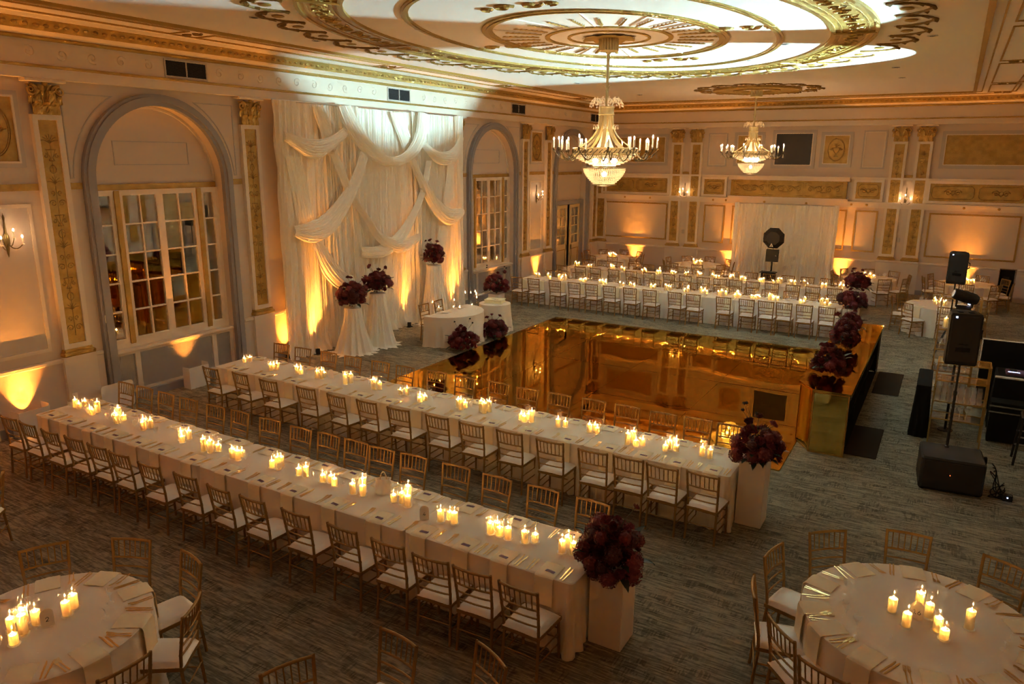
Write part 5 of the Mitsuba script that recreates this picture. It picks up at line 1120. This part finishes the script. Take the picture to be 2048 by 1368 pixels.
def chandelier(label, cx, cy, zr, sc, nb, ztop=ZC, L=BULB_L):
    """zr: height of the metal ring; sc: scale of the body"""
    k = thing('crystal_chandelier', label, 'chandelier')
    Mb = trans(cx, cy, zr) @ np.diag([sc, sc, sc, 1])
    P = lambda nm, mesh, mt, sm=True, **kw: obj(nm, move(mesh, Mb), mt, k, smooth=sm, **kw)
    # canopy and stem hang from the ceiling
    can = MB(); can.put(move(lathe([(.001, 0), (.21, 0), (.21, .012), (.17, .02)], 32), trans(cx, cy, ZC - .02)))
    for i in range(20):
        a = 2 * PI * i / 20; can.put(move(lathe([(.001, 0), (.024, .01), (.027, .2), (.02, .215), (.001, .215)], 8), trans(cx + .155 * math.cos(a), cy + .155 * math.sin(a), ZC - .235)))
    can.put(move(lathe([(.03, -.03), (.05, 0), (.14, .02), (.15, .03), (.0005, .2)], 24), trans(cx, cy, ZC - .25)))
    obj('canopy', can.mesh(), 'palebrass', k, smooth=40)
    z_s = zr + .80 * sc
    st = [(.012, z_s - zr)]
    zz = np.linspace(z_s, ZC - .24, 16); obj('stem', move(lathe([(.020 + .008 * abs(math.sin(i * 1.3)), z) for i, z in enumerate(zz)], 10), trans(cx, cy, 0)), 'palebrass', k, smooth=True)
    for i in range(4):
        a = PI / 4 + i * PI / 2; t = np.linspace(0, 1, 8); P('stem_leaf', move(tube(np.stack([.02 + .07 * t ** 2, 0 * t, 1.08 + .14 * t - .04 * t ** 3], 1), np.linspace(.012, .003, 8), 5), rotz(a)), 'palebrass')
    # sleeve, straps, ring
    P('sleeve', lathe([(.02, .80), (.145, .80), (.15, .79), (.138, .77), (.138, .68), (.15, .665), (.14, .65), (.02, .65)], 28), 'palebrass', 40)
    for i in range(10):
        a = 2 * PI * i / 10; t = np.linspace(0, 1, 16); r_ = .125 + .46 * t ** 2.6; z = .66 - .62 * t ** .9
        w = .028 + .008 * t; L_ = np.stack([r_, -w, z], 1) if False else None
        V = np.concatenate([np.stack([r_ + o, np.full(16, s * 1.0) * w, z], 1) for o, s in ((0, -1), (.008, -1), (.008, 1), (0, 1))]); q = np.arange(15)
        F = np.vstack([np.stack([A * 16 + q, A * 16 + q + 1, B_ * 16 + q + 1, B_ * 16 + q], 1) for A, B_ in ((0, 1), (1, 2), (2, 3), (3, 0))])
        P('strap', move((V, F), rotz(a)), 'palebrass', 40)
    P('ring', lathe([(.565, .065), (.585, .075), (.60, .06), (.592, .05), (.592, -.03), (.605, -.045), (.585, -.06), (.565, -.05), (.565, .065)], 56), 'palebrass', 40)
    rm = MB()
    for i in range(44): a = 2 * PI * i / 44; rm.put(move(tri(tube(np.array([[.594, -.03, -.02], [.602, 0, .01], [.594, .03, .04]]), .008, 4)), rotz(a)))
    P('ring_relief', rm.mesh(), 'darkbrass')
    # crystal bowl and basket
    rows = [(.57 - .018 * i ** 1.55, -.065 - .026 * i, 84 - 5 * i, .0135) for i in range(8)]
    b1 = P('crystal_bowl', beads(rows), 'crystal', False); labels[b1] = {'kind': 'stuff', 'label': 'glittering strings of glass beads'}
    rows = [(.385 - .004 * i ** 1.75, -.30 - .030 * i, 60 - 2 * i, .014) for i in range(10)]
    b2 = P('crystal_basket', beads(rows), 'crystal', False); labels[b2] = {'kind': 'stuff', 'label': 'hanging basket of glass bead strings'}
    P('basket_hoop', lathe([(.385, -.275), (.40, -.28), (.40, -.29), (.385, -.295), (.375, -.285), (.385, -.275)], 48), 'darkbrass', 40)
    P('lower_hoop', lathe([(.21, -.595), (.225, -.60), (.21, -.607), (.20, -.60), (.21, -.595)], 36), 'darkbrass', 40)
    P('base_finial', lathe([(.0005, -.63), (.03, -.625), (.19, -.605), (.0005, -.60)], 24), 'crystal', 40)
    # lamps inside
    for a in np.linspace(0, 2 * PI, 6, endpoint=False): pinst(k, 'inner_lamp', 'pg_inner_lamp', Mb @ trans(.20 * math.cos(a), .20 * math.sin(a), -.16))
    pinst(k, 'inner_lamp', 'pg_inner_lamp', Mb @ trans(0, 0, -.40))
    P('inner_cone', lathe([(.06, .36), (.10, .22), (.17, .05), (.19, -.02)], 24), 'crystal')
    # arms with electric candles
    rr_ = random.Random(int(cx * 100)); bm = MB()
    for i in range(nb):
        a = 2 * PI * (i + .3) / nb + rr_.gauss(0, .02); tier = i % 2; ro = .95 if tier == 0 else .80; zc = .045 if tier == 0 else .005; swing = .16 * (1 if tier else -1)
        t = np.linspace(0, 1, 14); r_ = .59 + (ro - .59) * t; z = -.02 - .15 * np.sin(PI * t) * (1.1 - .3 * t) + zc * t
        am = k if i else k
        arm = P('arm', move(tube(np.stack([r_ * np.cos(swing * t), r_ * np.sin(swing * t), z], 1), np.linspace(.012, .009, 14), 6), rotz(a)), 'darkbrass')
        c0 = np.array([ro * math.cos(a + swing), ro * math.sin(a + swing), zc]); tilt = rr_.gauss(0, .025)
        Mt = trans(*c0) @ np.array([[1, 0, tilt, 0], [0, 1, -tilt * .7, 0], [0, 0, 1, 0], [0, 0, 0, 1.0]])
        obj('drip_cup', move(move(lathe([(.0005, -.03), (.012, -.025), (.014, -.005), (.036, .006), (.034, .010), (.016, .004), (.018, .03), (.0005, .03)], 14), Mt), Mb), 'darkbrass', arm, smooth=40)
        hl = .165 + .03 * (i % 3 == 0)
        obj('candle_sleeve', move(move(lathe([(.0005, .01), (.0165, .01), (.0165, hl), (.010, hl + .004), (.0005, hl + .004)], 12), Mt), Mb), 'candlesleeve', arm, smooth=40)
        pinst(arm, 'bulb', 'pg_bulb', Mb @ Mt @ trans(0, 0, hl))
        obj('pendant', move(move(drop(.10 if i % 2 else .13), trans(c0[0], c0[1], zc - .045)), Mb), 'crystalclear', arm, smooth=False)
    # crown of crystal sprays on top of the sleeve, and a collar of small drops on the straps
    for i in range(12):
        a = 2 * PI * i / 12; t = np.linspace(0, 1, 9)
        P('crown_spray', move(tube(np.stack([.10 + .20 * t, 0 * t, .80 + .16 * np.sin(PI * t * .85) - .03 * t], 1), .006, 4), rotz(a)), 'crystal')
        cm = MB()
        for q in (.35, .6, .85, 1.0):
            r0 = .10 + .20 * q; z0 = .80 + .16 * math.sin(PI * q * .85) - .03 * q
            cm.put(move(drop(.055, .015), rotz(a) @ trans(r0, 0, z0))); cm.put(move((ov * .014, of), rotz(a) @ trans(r0, .02, z0 + .01)))
        P('crown_drops', cm.mesh(), 'crystal', False)
    for i in range(8):
        a = 2 * PI * (i + .5) / 8; cm = MB()
        for dy in (-.03, .03): cm.put(move(drop(.06, .014), rotz(a) @ trans(.22, dy, .46)))
        cm.put(move(tube(np.array([[.15, 0, .40], [.20, 0, .48], [.23, 0, .47]]), .006, 4), rotz(a))); P('collar_drop', cm.mesh(), 'crystal', False)
    return k
chandelier('large crystal chandelier with electric candles, hanging from the big ceiling oval', -5.70, 13.13, 4.72, 1.0, 24)
chandelier('farther crystal chandelier with electric candles, hanging before the stage drape', -5.65, 24.43, 4.78, 1.0, 24)
def sconce(label, pos, nrm):
    k = thing('wall_sconce', label, 'wall lamp'); a = math.atan2(nrm[1], nrm[0]); M = trans(*pos) @ rotz(a)
    P = lambda nm, mesh, mt, sm=True, **kw: obj(nm, move(mesh, M), mt, k, smooth=sm, **kw)
    P('backplate', tri(move(lathe([(.0005, 0), (.05, 0), (.045, .015), (.0005, .022)], 20), np.array([[0, 0, 1, 0], [0, 1, 0, 0], [-2.6, 0, 0, -.08], [0, 0, 0, 1.0]]))), 'darkbrass')
    P('spine', lathe([(.0005, -.36), (.012, -.32), (.030, -.22), (.022, -.12), (.034, -.04), (.018, .06), (.012, .22), (.018, .28), (.0005, .36)], 12), 'darkbrass')
    bm = MB()
    for i, (dy, dx, dz) in enumerate(((-.16, .14, -.02), (.16, .14, -.02), (0, .22, .10))):
        t = np.linspace(0, 1, 10); pts = np.stack([.03 + dx * t, dy * t, -.14 + (dz + .02) * t - .08 * np.sin(PI * t)], 1)
        arm = P('arm', tube(pts, .008, 6), 'darkbrass'); e = pts[-1]
        obj('candle_sleeve', move(lathe([(.022, -.01), (.026, .0), (.011, .004), (.011, .10), (.0005, .10)], 12), M @ trans(*e)), 'candlesleeve', arm, smooth=40); pinst(arm, 'bulb', 'pg_sconce_bulb', M @ trans(e[0], e[1], e[2] + .10))
        obj('pendant', move(drop(.08, .018), M @ trans(e[0], e[1], e[2] - .02)), 'crystalclear', arm)
sconce('brass wall sconce with three lit candles at the edge, before the first arched window', (XL + .04, 6.30, 3.33), (1, 0))
sconce('brass wall sconce with three lit candles between the second arched window and the cream door', (XL + .04, 24.25, 3.33), (1, 0))
sconce('brass wall sconce with three lit candles between the pilaster pair under the farther chandelier', (-9.38, YF - .04, 3.35), (0, -1))
sconce('brass wall sconce with three lit candles between the pilaster pair past the stage drape', (-1.49, YF - .04, 3.35), (0, -1))

# ================================================================ UPLIGHTS: lamps on the floor along the walls
proto('pg_uplens', [('lens', lathe([(.001, .104), (.044, .104)], 18), 'white', False, AMBER * 6, 0.2)])
proto('pg_led', [('led', boxes((-.5, .5, -.5, .5, -.5, .5)), 'white', False, np.array([2.0, 3.0, 5.0]), 0.1)])
proto('pg_mhlens', [('lens', lathe([(.001, .192), (.06, .196)], 20), 'white', False, np.array([.75, .95, 1.0]) * 8, 0.3)])
def led(parent, name, M, x0, x1, y0, y1, z0, z1): pinst(parent, name, 'pg_led', M @ trans((x0 + x1) / 2, (y0 + y1) / 2, (z0 + z1) / 2) @ np.diag([x1 - x0, y1 - y0, z1 - z0, 1]))
UPN = ['before the first pilaster', 'at the picture edge below the wall sconce', 'below the first arched window', 'at the near end of the white drape, behind it', 'behind the draped columns', 'at the far end of the white drape', 'beside the near edge of the white drape', 'between the pilasters below the far wall sconce', 'below the second arched window', 'on the stage wall below the first panel', 'on the stage wall beside the drape edge', 'on the stage wall past the drape', 'on the stage wall behind the loudspeaker', 'on the window wall beside the camera', 'on the window wall behind the camera', 'on the near wall toward the windows', 'on the near wall below the camera', 'on the side wall near the camera']
for i, ((x, y, dx, dy, p), nm) in enumerate(zip(UPL, UPN)):
    k = thing('uplight', 'small black floor uplight casting amber light, ' + nm, 'floor lamp', 'amber uplights along the walls'); n_ = np.array([dx, dy, 1.0])
    obj('housing', move(lathe([(.001, 0.02), (.05, .02), (.055, .03), (.055, .13), (.045, .13), (.045, .10), (.001, .10)], 18), trans(x, y, 0)), 'black', k, smooth=40)
    obj('stand', boxes((x - .06, x + .06, y - .07, y + .07, 0, .02)), 'black', k)
    pinst(k, 'lens', 'pg_uplens', trans(x, y, 0))
def cover(label, x0, y0, x1, y1, xw, h, rnd=False):
    """a folded white board standing around an uplight, open toward the wall"""
    k = thing('light_cover', label, 'light cover'); t = .008
    obj('front_board', boxes((x1 - t, x1, y0, y1, 0.001, h)), 'white', k); obj('side_board', boxes((xw, x1 - t, y0, y0 + t, 0.001, h)), 'white', k); obj('side_board', boxes((xw, x1 - t, y1 - t, y1, 0.001, h * 1.08)), 'white', k)
cover('white folded board around the floor uplight below the first arched window', 0, 9.16, -12.86, 9.62, -13.07, .44)
cover('white folded board around the glowing floor uplight before the first pilaster', 0, 5.92, -12.84, 6.42, -13.10, .46)
cover('white folded board around the floor uplight at the picture edge', 0, 4.45, -12.84, 5.05, -13.10, .46)
k = thing('light_cover', 'rounded white board leaning by the radiator behind the front table chairs', 'light cover'); obj('board', move(extr(sbox(7.40 + .06, .001 + .06, 8.02 - .06, .50 - .06).buffer(.06), .012), np.array([[0, 0, 1, -12.98], [1, 0, 0, 0], [0, 1, 0, 0], [0, 0, 0, 1.0]])), 'white', k)

# ================================================================ SOUND, LIGHT AND BAR SHELVES
def rhull(pts):
    h = trimesh.convex.convex_hull(np.array(pts)); return (np.array(h.vertices), np.array(h.faces))
def cabinet(w, d, h, taper=.72, b=.03):
    pts = []
    for z in (0, b, h - b, h):
        e = b if z in (0, h) else 0
        for x, y in ((-w / 2, 0), (w / 2, 0), (w / 2 * taper, d), (-w / 2 * taper, d), (-w / 2, d * .35), (w / 2, d * .35)): pts.append((x * (1 - e / w), e * .5 if y == 0 else y - e * .5, z))
    return rhull(pts)
def loudspeaker(label, x, y, z, a):
    k = thing('loudspeaker', label, 'speaker'); M = place(x, y, z, a); w, d, h = .40, .38, .74
    obj('cabinet', move(cabinet(w, d, h), M), 'black', k)
    obj('front_grille', move(bbox_b(-w / 2 + .02, w / 2 - .02, -.012, .004, .05, h - .03, .02), M), 'grille', k)
    obj('badge', move(bbox_b(-.06, .06, -.016, -.010, .30, .315, .002), M), 'blackmatte', k)
    obj('port', move(bbox_b(-.09, .09, -.016, -.008, .20, .26, .006), M), 'blackmatte', k)
    obj('handle', move(tube(np.array([[w / 2 * .8, d * .5, h * .45], [w / 2 + .05, d * .55, h * .5], [w / 2 + .05, d * .55, h * .65], [w / 2 * .8, d * .5, h * .7]]), .012, 6), M), 'blackmatte', k, smooth=True)
    for s in (-1, 1): obj('top_handle', move(bbox_b(s * .07 - .035, s * .07 + .035, .10, .20, h - .004, h + .012, .006), M), 'blackmatte', k)
    led(k, 'status_light', M, -w / 2 + .06, -w / 2 + .085, -.018, -.011, h - .06, h - .035)
k = thing('subwoofer', 'big black subwoofer box on the carpet below the nearer loudspeaker', 'speaker'); M = place(.46, 11.60, 0, .08)
obj('cabinet', move(bbox_b(-.40, .40, 0, .68, .012, .50, .025), M), 'black', k); obj('front_grille', move(bbox_b(-.37, .37, -.012, .004, .05, .46, .015), M), 'grille', k); obj('power_light', move(bbox_b(-.03, -.018, -.018, -.011, .27, .282, .002), M), 'orange', k, emit=[2.0, .25, .08])
for sx in (-1, 1):
    for yy in (.06, .62): obj('foot', move(lathe([(.001, 0), (.025, 0), (.025, .013), (.001, .013)], 10), M @ trans(sx * .34, yy, 0)), 'blackmatte', k)
for z in (.17, .36): 
    obj('caster', move(move(lathe([(.02, -.015), (.055, -.018), (.06, -.01), (.06, .01), (.055, .018), (.02, .015), (.02, -.015)], 18), np.array([[0, 0, 1, 0], [1, 0, 0, 0], [0, 1, 0, 0], [0, 0, 0, 1.0]])), M @ trans(.455, .60, z)), 'blackmatte', k, smooth=40); obj('caster_bracket', move(boxes((.395, .445, .58, .62, z - .01, z + .01)), M), 'steel', k)
single('speaker_pole', move(lathe([(.001, 0), (.03, 0), (.03, .02), (.019, .03), (.019, .8), (.025, .81), (.025, .86), (.016, .87), (.016, 1.29), (.001, 1.29)], 12), trans(.36, 12.14, .503)), 'black', 'black pole rising from the subwoofer to the nearer loudspeaker', 'pole', smooth=40)
loudspeaker('black loudspeaker on the pole above the subwoofer', .36, 11.98, 1.79, .16)
loudspeaker('black loudspeaker raised on a stand farther back, before the stage wall', .26, 20.3, 1.78, .05)
k = thing('speaker_stand', 'black tripod stand under the farther loudspeaker', 'stand'); obj('pole', move(lathe([(.001, .3), (.019, .3), (.019, 1.2), (.016, 1.2), (.016, 1.78), (.001, 1.78)], 10), trans(.26, 20.46, 0)), 'black', k, smooth=40)
for i in range(3): a = 2 * PI * i / 3; obj('leg', move(tube(np.array([[.02, 0, .75], [.48, 0, .012]]), .013, 6), trans(.26, 20.46, 0) @ rotz(a)), 'black', k)
# moving head light on its stand
def moving_head(label, x, y, z, aim, lit):
    k = thing('moving_head_light', label, 'stage light'); M = place(x, y, z, 0)
    obj('base', move(bbox_b(-.11, .11, -.10, .10, 0, .07, .012), M), 'black', k)
    obj('yoke', move(boxes((-.13, -.10, -.04, .04, .07, .26), (.10, .13, -.04, .04, .07, .26), (-.13, .13, -.04, .04, .06, .085)), M), 'black', k)
    A = np.eye(4); A[:3, :3] = look_mat(aim, 0)[:3, :3]; H_ = M @ trans(0, 0, .24) @ A
    obj('head', move(lathe([(.001, -.20), (.07, -.20), (.095, -.15), (.10, 0), (.09, .12), (.085, .19), (.07, .195), (.001, .185)], 20), H_), 'black', k, smooth=40)
    pinst(k, 'lens', 'pg_mhlens', H_)
    led(k, 'indicator', H_, -.02, .02, .095, .11, -.12, -.09)
moving_head('black moving-head stage light with a bluish lens above the glass shelves', .36, 14.55, 2.14, (-.93, -.25, .28), 8.0)
k = thing('light_stand', 'black stand carrying the moving-head stage light', 'stand'); obj('pole', move(lathe([(.001, .02), (.02, .02), (.02, 2.1), (.05, 2.12), (.05, 2.14), (.001, 2.14)], 10), trans(.36, 14.55, 0)), 'black', k, smooth=40); obj('foot', move(lathe([(.001, 0), (.12, 0), (.12, .012), (.03, .02), (.001, .02)], 24), trans(.36, 14.55, 0)), 'black', k, smooth=40)
for i, (p, t, c_) in enumerate(WASH):
    d_ = np.array(t) - p; d_ = d_ / np.linalg.norm(d_); q = np.array(p) - d_ * .23
    moving_head('moving-head stage light on the wall bracket beside the room, %s of two' % ORD[i], q[0], q[1], q[2] - .24, d_, 8.0)
k = thing('wall_bracket', 'black steel shelf bracket on the side wall carrying two stage lights', 'bracket'); zb = min(p[2] for p, _, _ in WASH) - .60; obj('arm', boxes((1.7, XR + .02, 17.4, 18.6, 3.0, 3.03)), 'black', k)

def etagere(label, x0, x1, y0, y1, h, shelves, top=True):
    k = thing('etagere', label, 'shelf'); b = .022
    for x in (x0, x1 - b):
        for y in (y0, y1 - b): obj('post', boxes((x, x + b, y, y + b, 0, h)), 'etagere', k)
    for z in shelves + ([h - b] if top else []):
        fr = obj('shelf_frame', extr(frame2d(x0, x1, y0, y1, b), b), 'etagere', k); scene[fr]['to_world'] = TF().translate([0, 0, float(z)])
        obj('glass_shelf', boxes((x0 + b, x1 - b, y0 + b, y1 - b, z + b - .006, z + b)), 'glasssheet', k)
    return k
SH = [.42, .72, 1.08]
etagere('gold metal shelf unit with glass shelves behind the subwoofer', .10, .86, 13.72, 14.16, 1.40, SH)
etagere('taller gold metal shelf unit with glass shelves and candles, behind the nearer shelf unit', .02, .66, 15.3, 15.75, 2.22, [.45, .85, 1.25, 1.62])
proto('pg_tumbler', [('glass', lathe([(.0005, .002), (.032, .002), (.034, .01), (.036, .115), (.037, .118)], 14), 'glass', 35), ('foot', lathe([(.0005, .001), (.033, .001), (.034, .006), (.0005, .007)], 14), 'crystalclear', 40)])
for r_ in range(2):
    for c_ in range(8):
        for q in range(4):
            inst('tumbler', 'pg_tumbler', place(.165 + c_ * .085, 13.79 + q * .098, SH[1] + .0225 + r_ * .122), '%s tumbler from the open end, %s row, %s layer on the glass shelf' % (ORD[c_], ORD[q], ORD[r_]), 'glass', 'stacked tumblers on the gold shelf')
for c_ in range(3):
    for q in range(2): inst('wine_glass', 'pg_wine', place(.42 + c_ * .10, 13.82 + q * .13, SH[0] + .0225), 'clear wine glass on the lowest glass shelf, %s of the %s row' % (ORD[c_], ORD[q]), 'glass', 'wine glasses on the gold shelf')
for c_ in range(4):
    inst('goblet', 'pg_water', place(.17 + c_ * .10, 13.82, SH[2] + .0225), 'clear goblet on the upper glass shelf of the nearer unit, %s from the open end' % ORD[c_], 'glass', 'goblets on the gold shelf')
for si, z in enumerate((.45, .85, 1.25)):
    for c_ in range(6):
        for q in range(3): inst('goblet', 'pg_water', place(.09 + c_ * .095, 15.38 + q * .12, z + .0225), 'clear goblet on the taller shelf unit, %s shelf, %s of the %s row' % (ORD[si], ORD[c_], ORD[q]), 'glass', 'goblets on the taller gold shelf')
for c_, (x, y, g) in enumerate(((.14, 15.45, 1), (.30, 15.60, 0), (.50, 15.45, 0))):
    candle(2 - c_ % 2, place(x, y, 1.6425 + .0115), 'c', 'lit pillar candle on the taller shelf unit, %s from the bar' % ORD[c_], 'candles on the taller gold shelf'); inst('glass_cylinder', 'pg_cyl2', place(x, y, 1.6425), 'clear glass cylinder on the taller shelf unit, %s from the bar' % ORD[c_], 'candle holder', 'candle cylinders on the taller gold shelf')
single('wax_candle', move(lathe([(.0005, 0), (.045, 0), (.045, .16), (.04, .165), (.0005, .16)], 16), trans(.22, 15.40, 1.6425)), 'candlesleeve', 'unlit thick white candle on the taller gold shelf unit', 'candle', smooth=40)
# black serving table with skirt beside the shelf, DJ table and screen, stool
def pleated(x0, x1, y0, y1, z0, z1, label, seed):
    o = ccw(rrect(x0, x1, y0, y1, .03, .02))
    return single('tablecloth', skirt(o, z1, lambda s, P: (np.full(len(P), .018), np.sin(s * 55) + .4 * np.sin(s * 21)), seed, flare=.02), 'blackmatte', label, 'tablecloth', smooth=50)
pleated(-.16, .06, 13.9, 15.1, 0, .92, 'black pleated cloth over the narrow service table by the gold shelves', 3)
pleated(1.02, 2.05, 14.9, 15.6, 0, 1.00, 'black cloth over the music table at the side of the room', 4)
k = thing('music_table_edge', 'pale edged black facade board standing before the music table', 'panel'); obj('board', boxes((.98, 2.1, 14.70, 14.74, 0.02, 1.02)), 'blackmatte', k); obj('edge_strip', boxes((.98, 2.1, 14.69, 14.75, 1.02, 1.045)), 'white', k)
k = thing('screen_board', 'black upright screen board behind the music table', 'screen'); obj('panel', boxes((.80, 2.1, 16.2, 16.24, .02, 1.36)), 'blackmatte', k); obj('edge', boxes((.785, .80, 16.19, 16.25, 0, 1.37), (.785, 2.1, 16.19, 16.25, 1.36, 1.372)), 'white', k)
k = thing('music_controller', 'purplish music controller with small lit keys on the music table', 'controller'); obj('body', bbox_b(1.15, 1.62, 15.05, 15.35, 1.001, 1.05, .01), 'purple', k)
for i in range(6): led(k, 'pad', np.eye(4), 1.18 + i * .03, 1.20 + i * .03, 15.10, 15.13, 1.05, 1.056)
for i in range(2): obj('jog_wheel', move(lathe([(.001, 0), (.055, 0), (.055, .014), (.001, .016)], 18), trans(1.26 + i * .24, 15.24, 1.05)), 'black', k, smooth=40)
k = thing('bar_stool', 'dark stool frame with pale rungs at the edge before the music table', 'stool')
for x in (1.30, 1.72):
    for y in (13.3, 13.7): obj('leg', tube(np.array([[x, y, 0], [x + (1.51 - x) * .2, y + (13.5 - y) * .2, .74]]), .018, 6), 'black', k)
obj('seat', bbox_b(1.32, 1.70, 13.32, 13.68, .74, .79, .02), 'black', k)
for z in (.22, .45): obj('rung', boxes((1.31, 1.70, 13.315, 13.335, z, z + .02), (1.31, 1.70, 13.665, 13.685, z, z + .02)), 'steel', k)
k = thing('rail_table', 'black table with two pale rails at the edge behind the gold shelf', 'table'); obj('frame', boxes((.96, 2.05, 14.30, 14.33, .02, .62), (.96, 2.05, 14.30, 14.62, .66, .69)), 'blackmatte', k); obj('rail', boxes((.94, 2.06, 14.285, 14.30, .62, .645)), 'steel', k); obj('rail', boxes((.94, 2.06, 14.285, 14.30, .52, .54)), 'steel', k); obj('leg', boxes((.97, 1.0, 14.30, 14.6, 0, .66), (2.0, 2.03, 14.3, 14.6, 0, .66)), 'black', k)
rg = random.Random(5)
for i in range(4):
    pts = np.array([[.95 + .02 * i, 12.2, .35 - .06 * i], [1.0 + rg.uniform(-.05, .05), 12.15, .15], [1.02 + .04 * i, 12.0 - .06 * i, .015], [1.12 + rg.uniform(-.08, .08), 11.85, .012], [1.0 + rg.uniform(-.05, .1), 11.75, .012], [.95 + rg.uniform(0, .15), 11.9, .014], [1.15, 12.1 + .1 * i, .012]])
    q = np.linspace(0, 1, 50); s = np.linspace(0, 1, len(pts)); C3 = np.stack([CubicSpline(s, pts[:, j])(q) for j in range(3)], 1); C3[:, 2] = np.maximum(C3[:, 2], .009)
    single('cable', tube(C3, .007, 6), 'blackmatte', 'black cable looping to the floor beside the subwoofer, %s strand' % ORD[i], 'cable', 'cables beside the subwoofer', smooth=True)
k = thing('power_strip', 'black power box with a blue light on the carpet beside the subwoofer', 'power strip'); obj('box', bbox_b(1.10, 1.22, 11.72, 11.80, .001, .09, .008), 'black', k); led(k, 'pilot_light', np.eye(4), 1.15, 1.165, 11.712, 11.721, .05, .065)
# photo booth lamp before the stage drape
k = thing('photo_lamp', 'black octagonal softbox on a stand with a square control box, before the stage drape', 'photo lamp'); px_, py_ = -5.26, 27.05
oc = Polygon([(.38 * math.cos(PI / 8 + i * PI / 4), .38 * math.sin(PI / 8 + i * PI / 4)) for i in range(8)])
v, f = tri(extr(oc, .14)); s_ = np.where(v[:, 2] > .1, .62, 1.0); obj('softbox', (np.stack([px_ + v[:, 0] * s_, py_ - .05 - v[:, 2], 1.96 + v[:, 1] * s_], 1), f[:, ::-1]), 'black', k)
tm_ = Polygon([(-.07, -.05), (.07, -.05), (0, .08)]).difference(Polygon([(-.02, -.03), (.02, -.03), (0, .012)])); v, f = tri(extr(tm_, .004)); obj('triangle_mark', (np.stack([px_ - .03 + v[:, 0], py_ - .193 - v[:, 2], 1.72 + v[:, 1]], 1), f[:, ::-1]), 'paper', k)
obj('control_box', bbox_b(px_ - .21, px_ + .21, py_ - .10, py_ + .02, 1.14, 1.57, .01), 'black', k); obj('lens', move(lathe([(.001, 0), (.018, 0), (.02, .006), (.001, .008)], 12), trans(px_ + .13, py_ - .10, 1.36) @ np.array([[1, 0, 0, 0], [0, 0, -1, 0], [0, 1, 0, 0], [0, 0, 0, 1.0]])), 'steel', k)
obj('pole', move(lathe([(.001, .03), (.03, .03), (.03, 1.14), (.001, 1.14)], 12), trans(px_, py_, 0)), 'black', k, smooth=40); obj('neck', move(lathe([(.001, 1.5), (.012, 1.5), (.012, 1.9), (.001, 1.9)], 8), trans(px_, py_, 0)), 'black', k); obj('base', bbox_b(px_ - .25, px_ + .25, py_ - .2, py_ + .2, 0.001, .04, .01), 'black', k)
k = thing('prop_table', 'small dark table before the photo lamp by the stage drape', 'table'); obj('top', bbox_b(px_ - .27, px_ + .27, py_ - .62, py_ - .28, .80, .84, .008), 'black', k); obj('skirt', boxes((px_ - .22, px_ + .22, py_ - .58, py_ - .32, 0, .80)), 'blackmatte', k)
k = thing('loudspeaker', 'small black loudspeaker tucked in the wooden wall niche by the stage wall corner', 'speaker'); obj('cabinet', bbox_b(1.70, 1.92, YF - .02, YF + .2, .35, .85, .02), 'black', k); obj('stand', boxes((1.79, 1.83, YF + .05, YF + .1, 0, .35)), 'black', k)

# ================================================================ THE SIDE WALL (seen only in the mirrored panes)
fR = lambda m: (lambda v, f: (np.stack([XR - v[:, 2], v[:, 0], v[:, 1]], 1), f[:, ::-1]))(*tri(m))
for i, (a, b) in enumerate(((7.2, 9.0), (20.0, 21.8))):
    dk = struct('door_%d' % (i + 2), fR(tri(extr(frame2d(a - .12, b + .12, -.2, 2.72, .12), .08))), 'lavender')
    for q in (0, 1): 
        u0 = a + q * (b - a) / 2; lf = struct('leaf', fR(tri(box(u0 + .01, u0 + (b - a) / 2 - .01, .01, 2.58, 0, .05))), 'door', dk); struct('lower_panel', fR(tri(extr(frame2d(u0 + .12, u0 + (b - a) / 2 - .12, .2, 1.0, .03), .065))), 'goldcarve', lf); struct('upper_panel', fR(tri(extr(frame2d(u0 + .12, u0 + (b - a) / 2 - .12, 1.2, 2.4, .03), .065))), 'goldcarve', lf)
for u in (6.3, 10.2, 12.4, 19.0, 23.0):
    struct('side_panel', fR(tri(box(u - .16, u + .16, 1.3, 5.2, 0, .06))), 'goldpanel', WR)
for i, (a, b) in enumerate(((5.0, 6.0), (10.6, 12.0))):
    U, D, Z, nu, nz = drape_sheet(a, b, 0.01, 4.2, 90 + i, .05, 120, 12, 8, 40, .0)
    single('side_curtain', (np.stack([XR - .12 - D, U, Z], -1).reshape(-1, 3), grid_faces(nu, nz)), 'curtain', 'grey floor-length curtain on the side wall, %s' % ('nearer the camera' if i == 0 else 'beyond the side door'), 'curtain', smooth=True)

SHORTER = [('clear stemmed wine glass', 'wine glass'), ('clear stemmed goblet', 'goblet'), ('small purple name card on the napkin', 'purple name card'), ('cream linen napkin', 'cream napkin'), ('gold fork nearest the napkin', 'inner gold fork'), ('gold knife nearest the napkin', 'inner gold knife'),
           ('small black floor uplight casting amber light', 'black floor uplight casting amber light'), (', topmost in the stack seen past the bar', ''), ('clear glass cylinder around the', 'glass cylinder around the'), (' counted ', ' '), ('gold chiavari chair counterclockwise around', 'gold chiavari chair around'), ('small lit candle in stemmed glass', 'candle in stemmed glass'), ('tall stemmed glass candle holder', 'stemmed glass candle holder'), (' with three lit candles', ''), ('round table ', 'table ')]
for _v in labels.values():      # keep labels within sixteen words
    for _a, _b in SHORTER:
        if len(_v.get('label', '').replace(',', ' ').replace('-', ' ').split()) > 16: _v['label'] = _v['label'].replace(_a, _b)
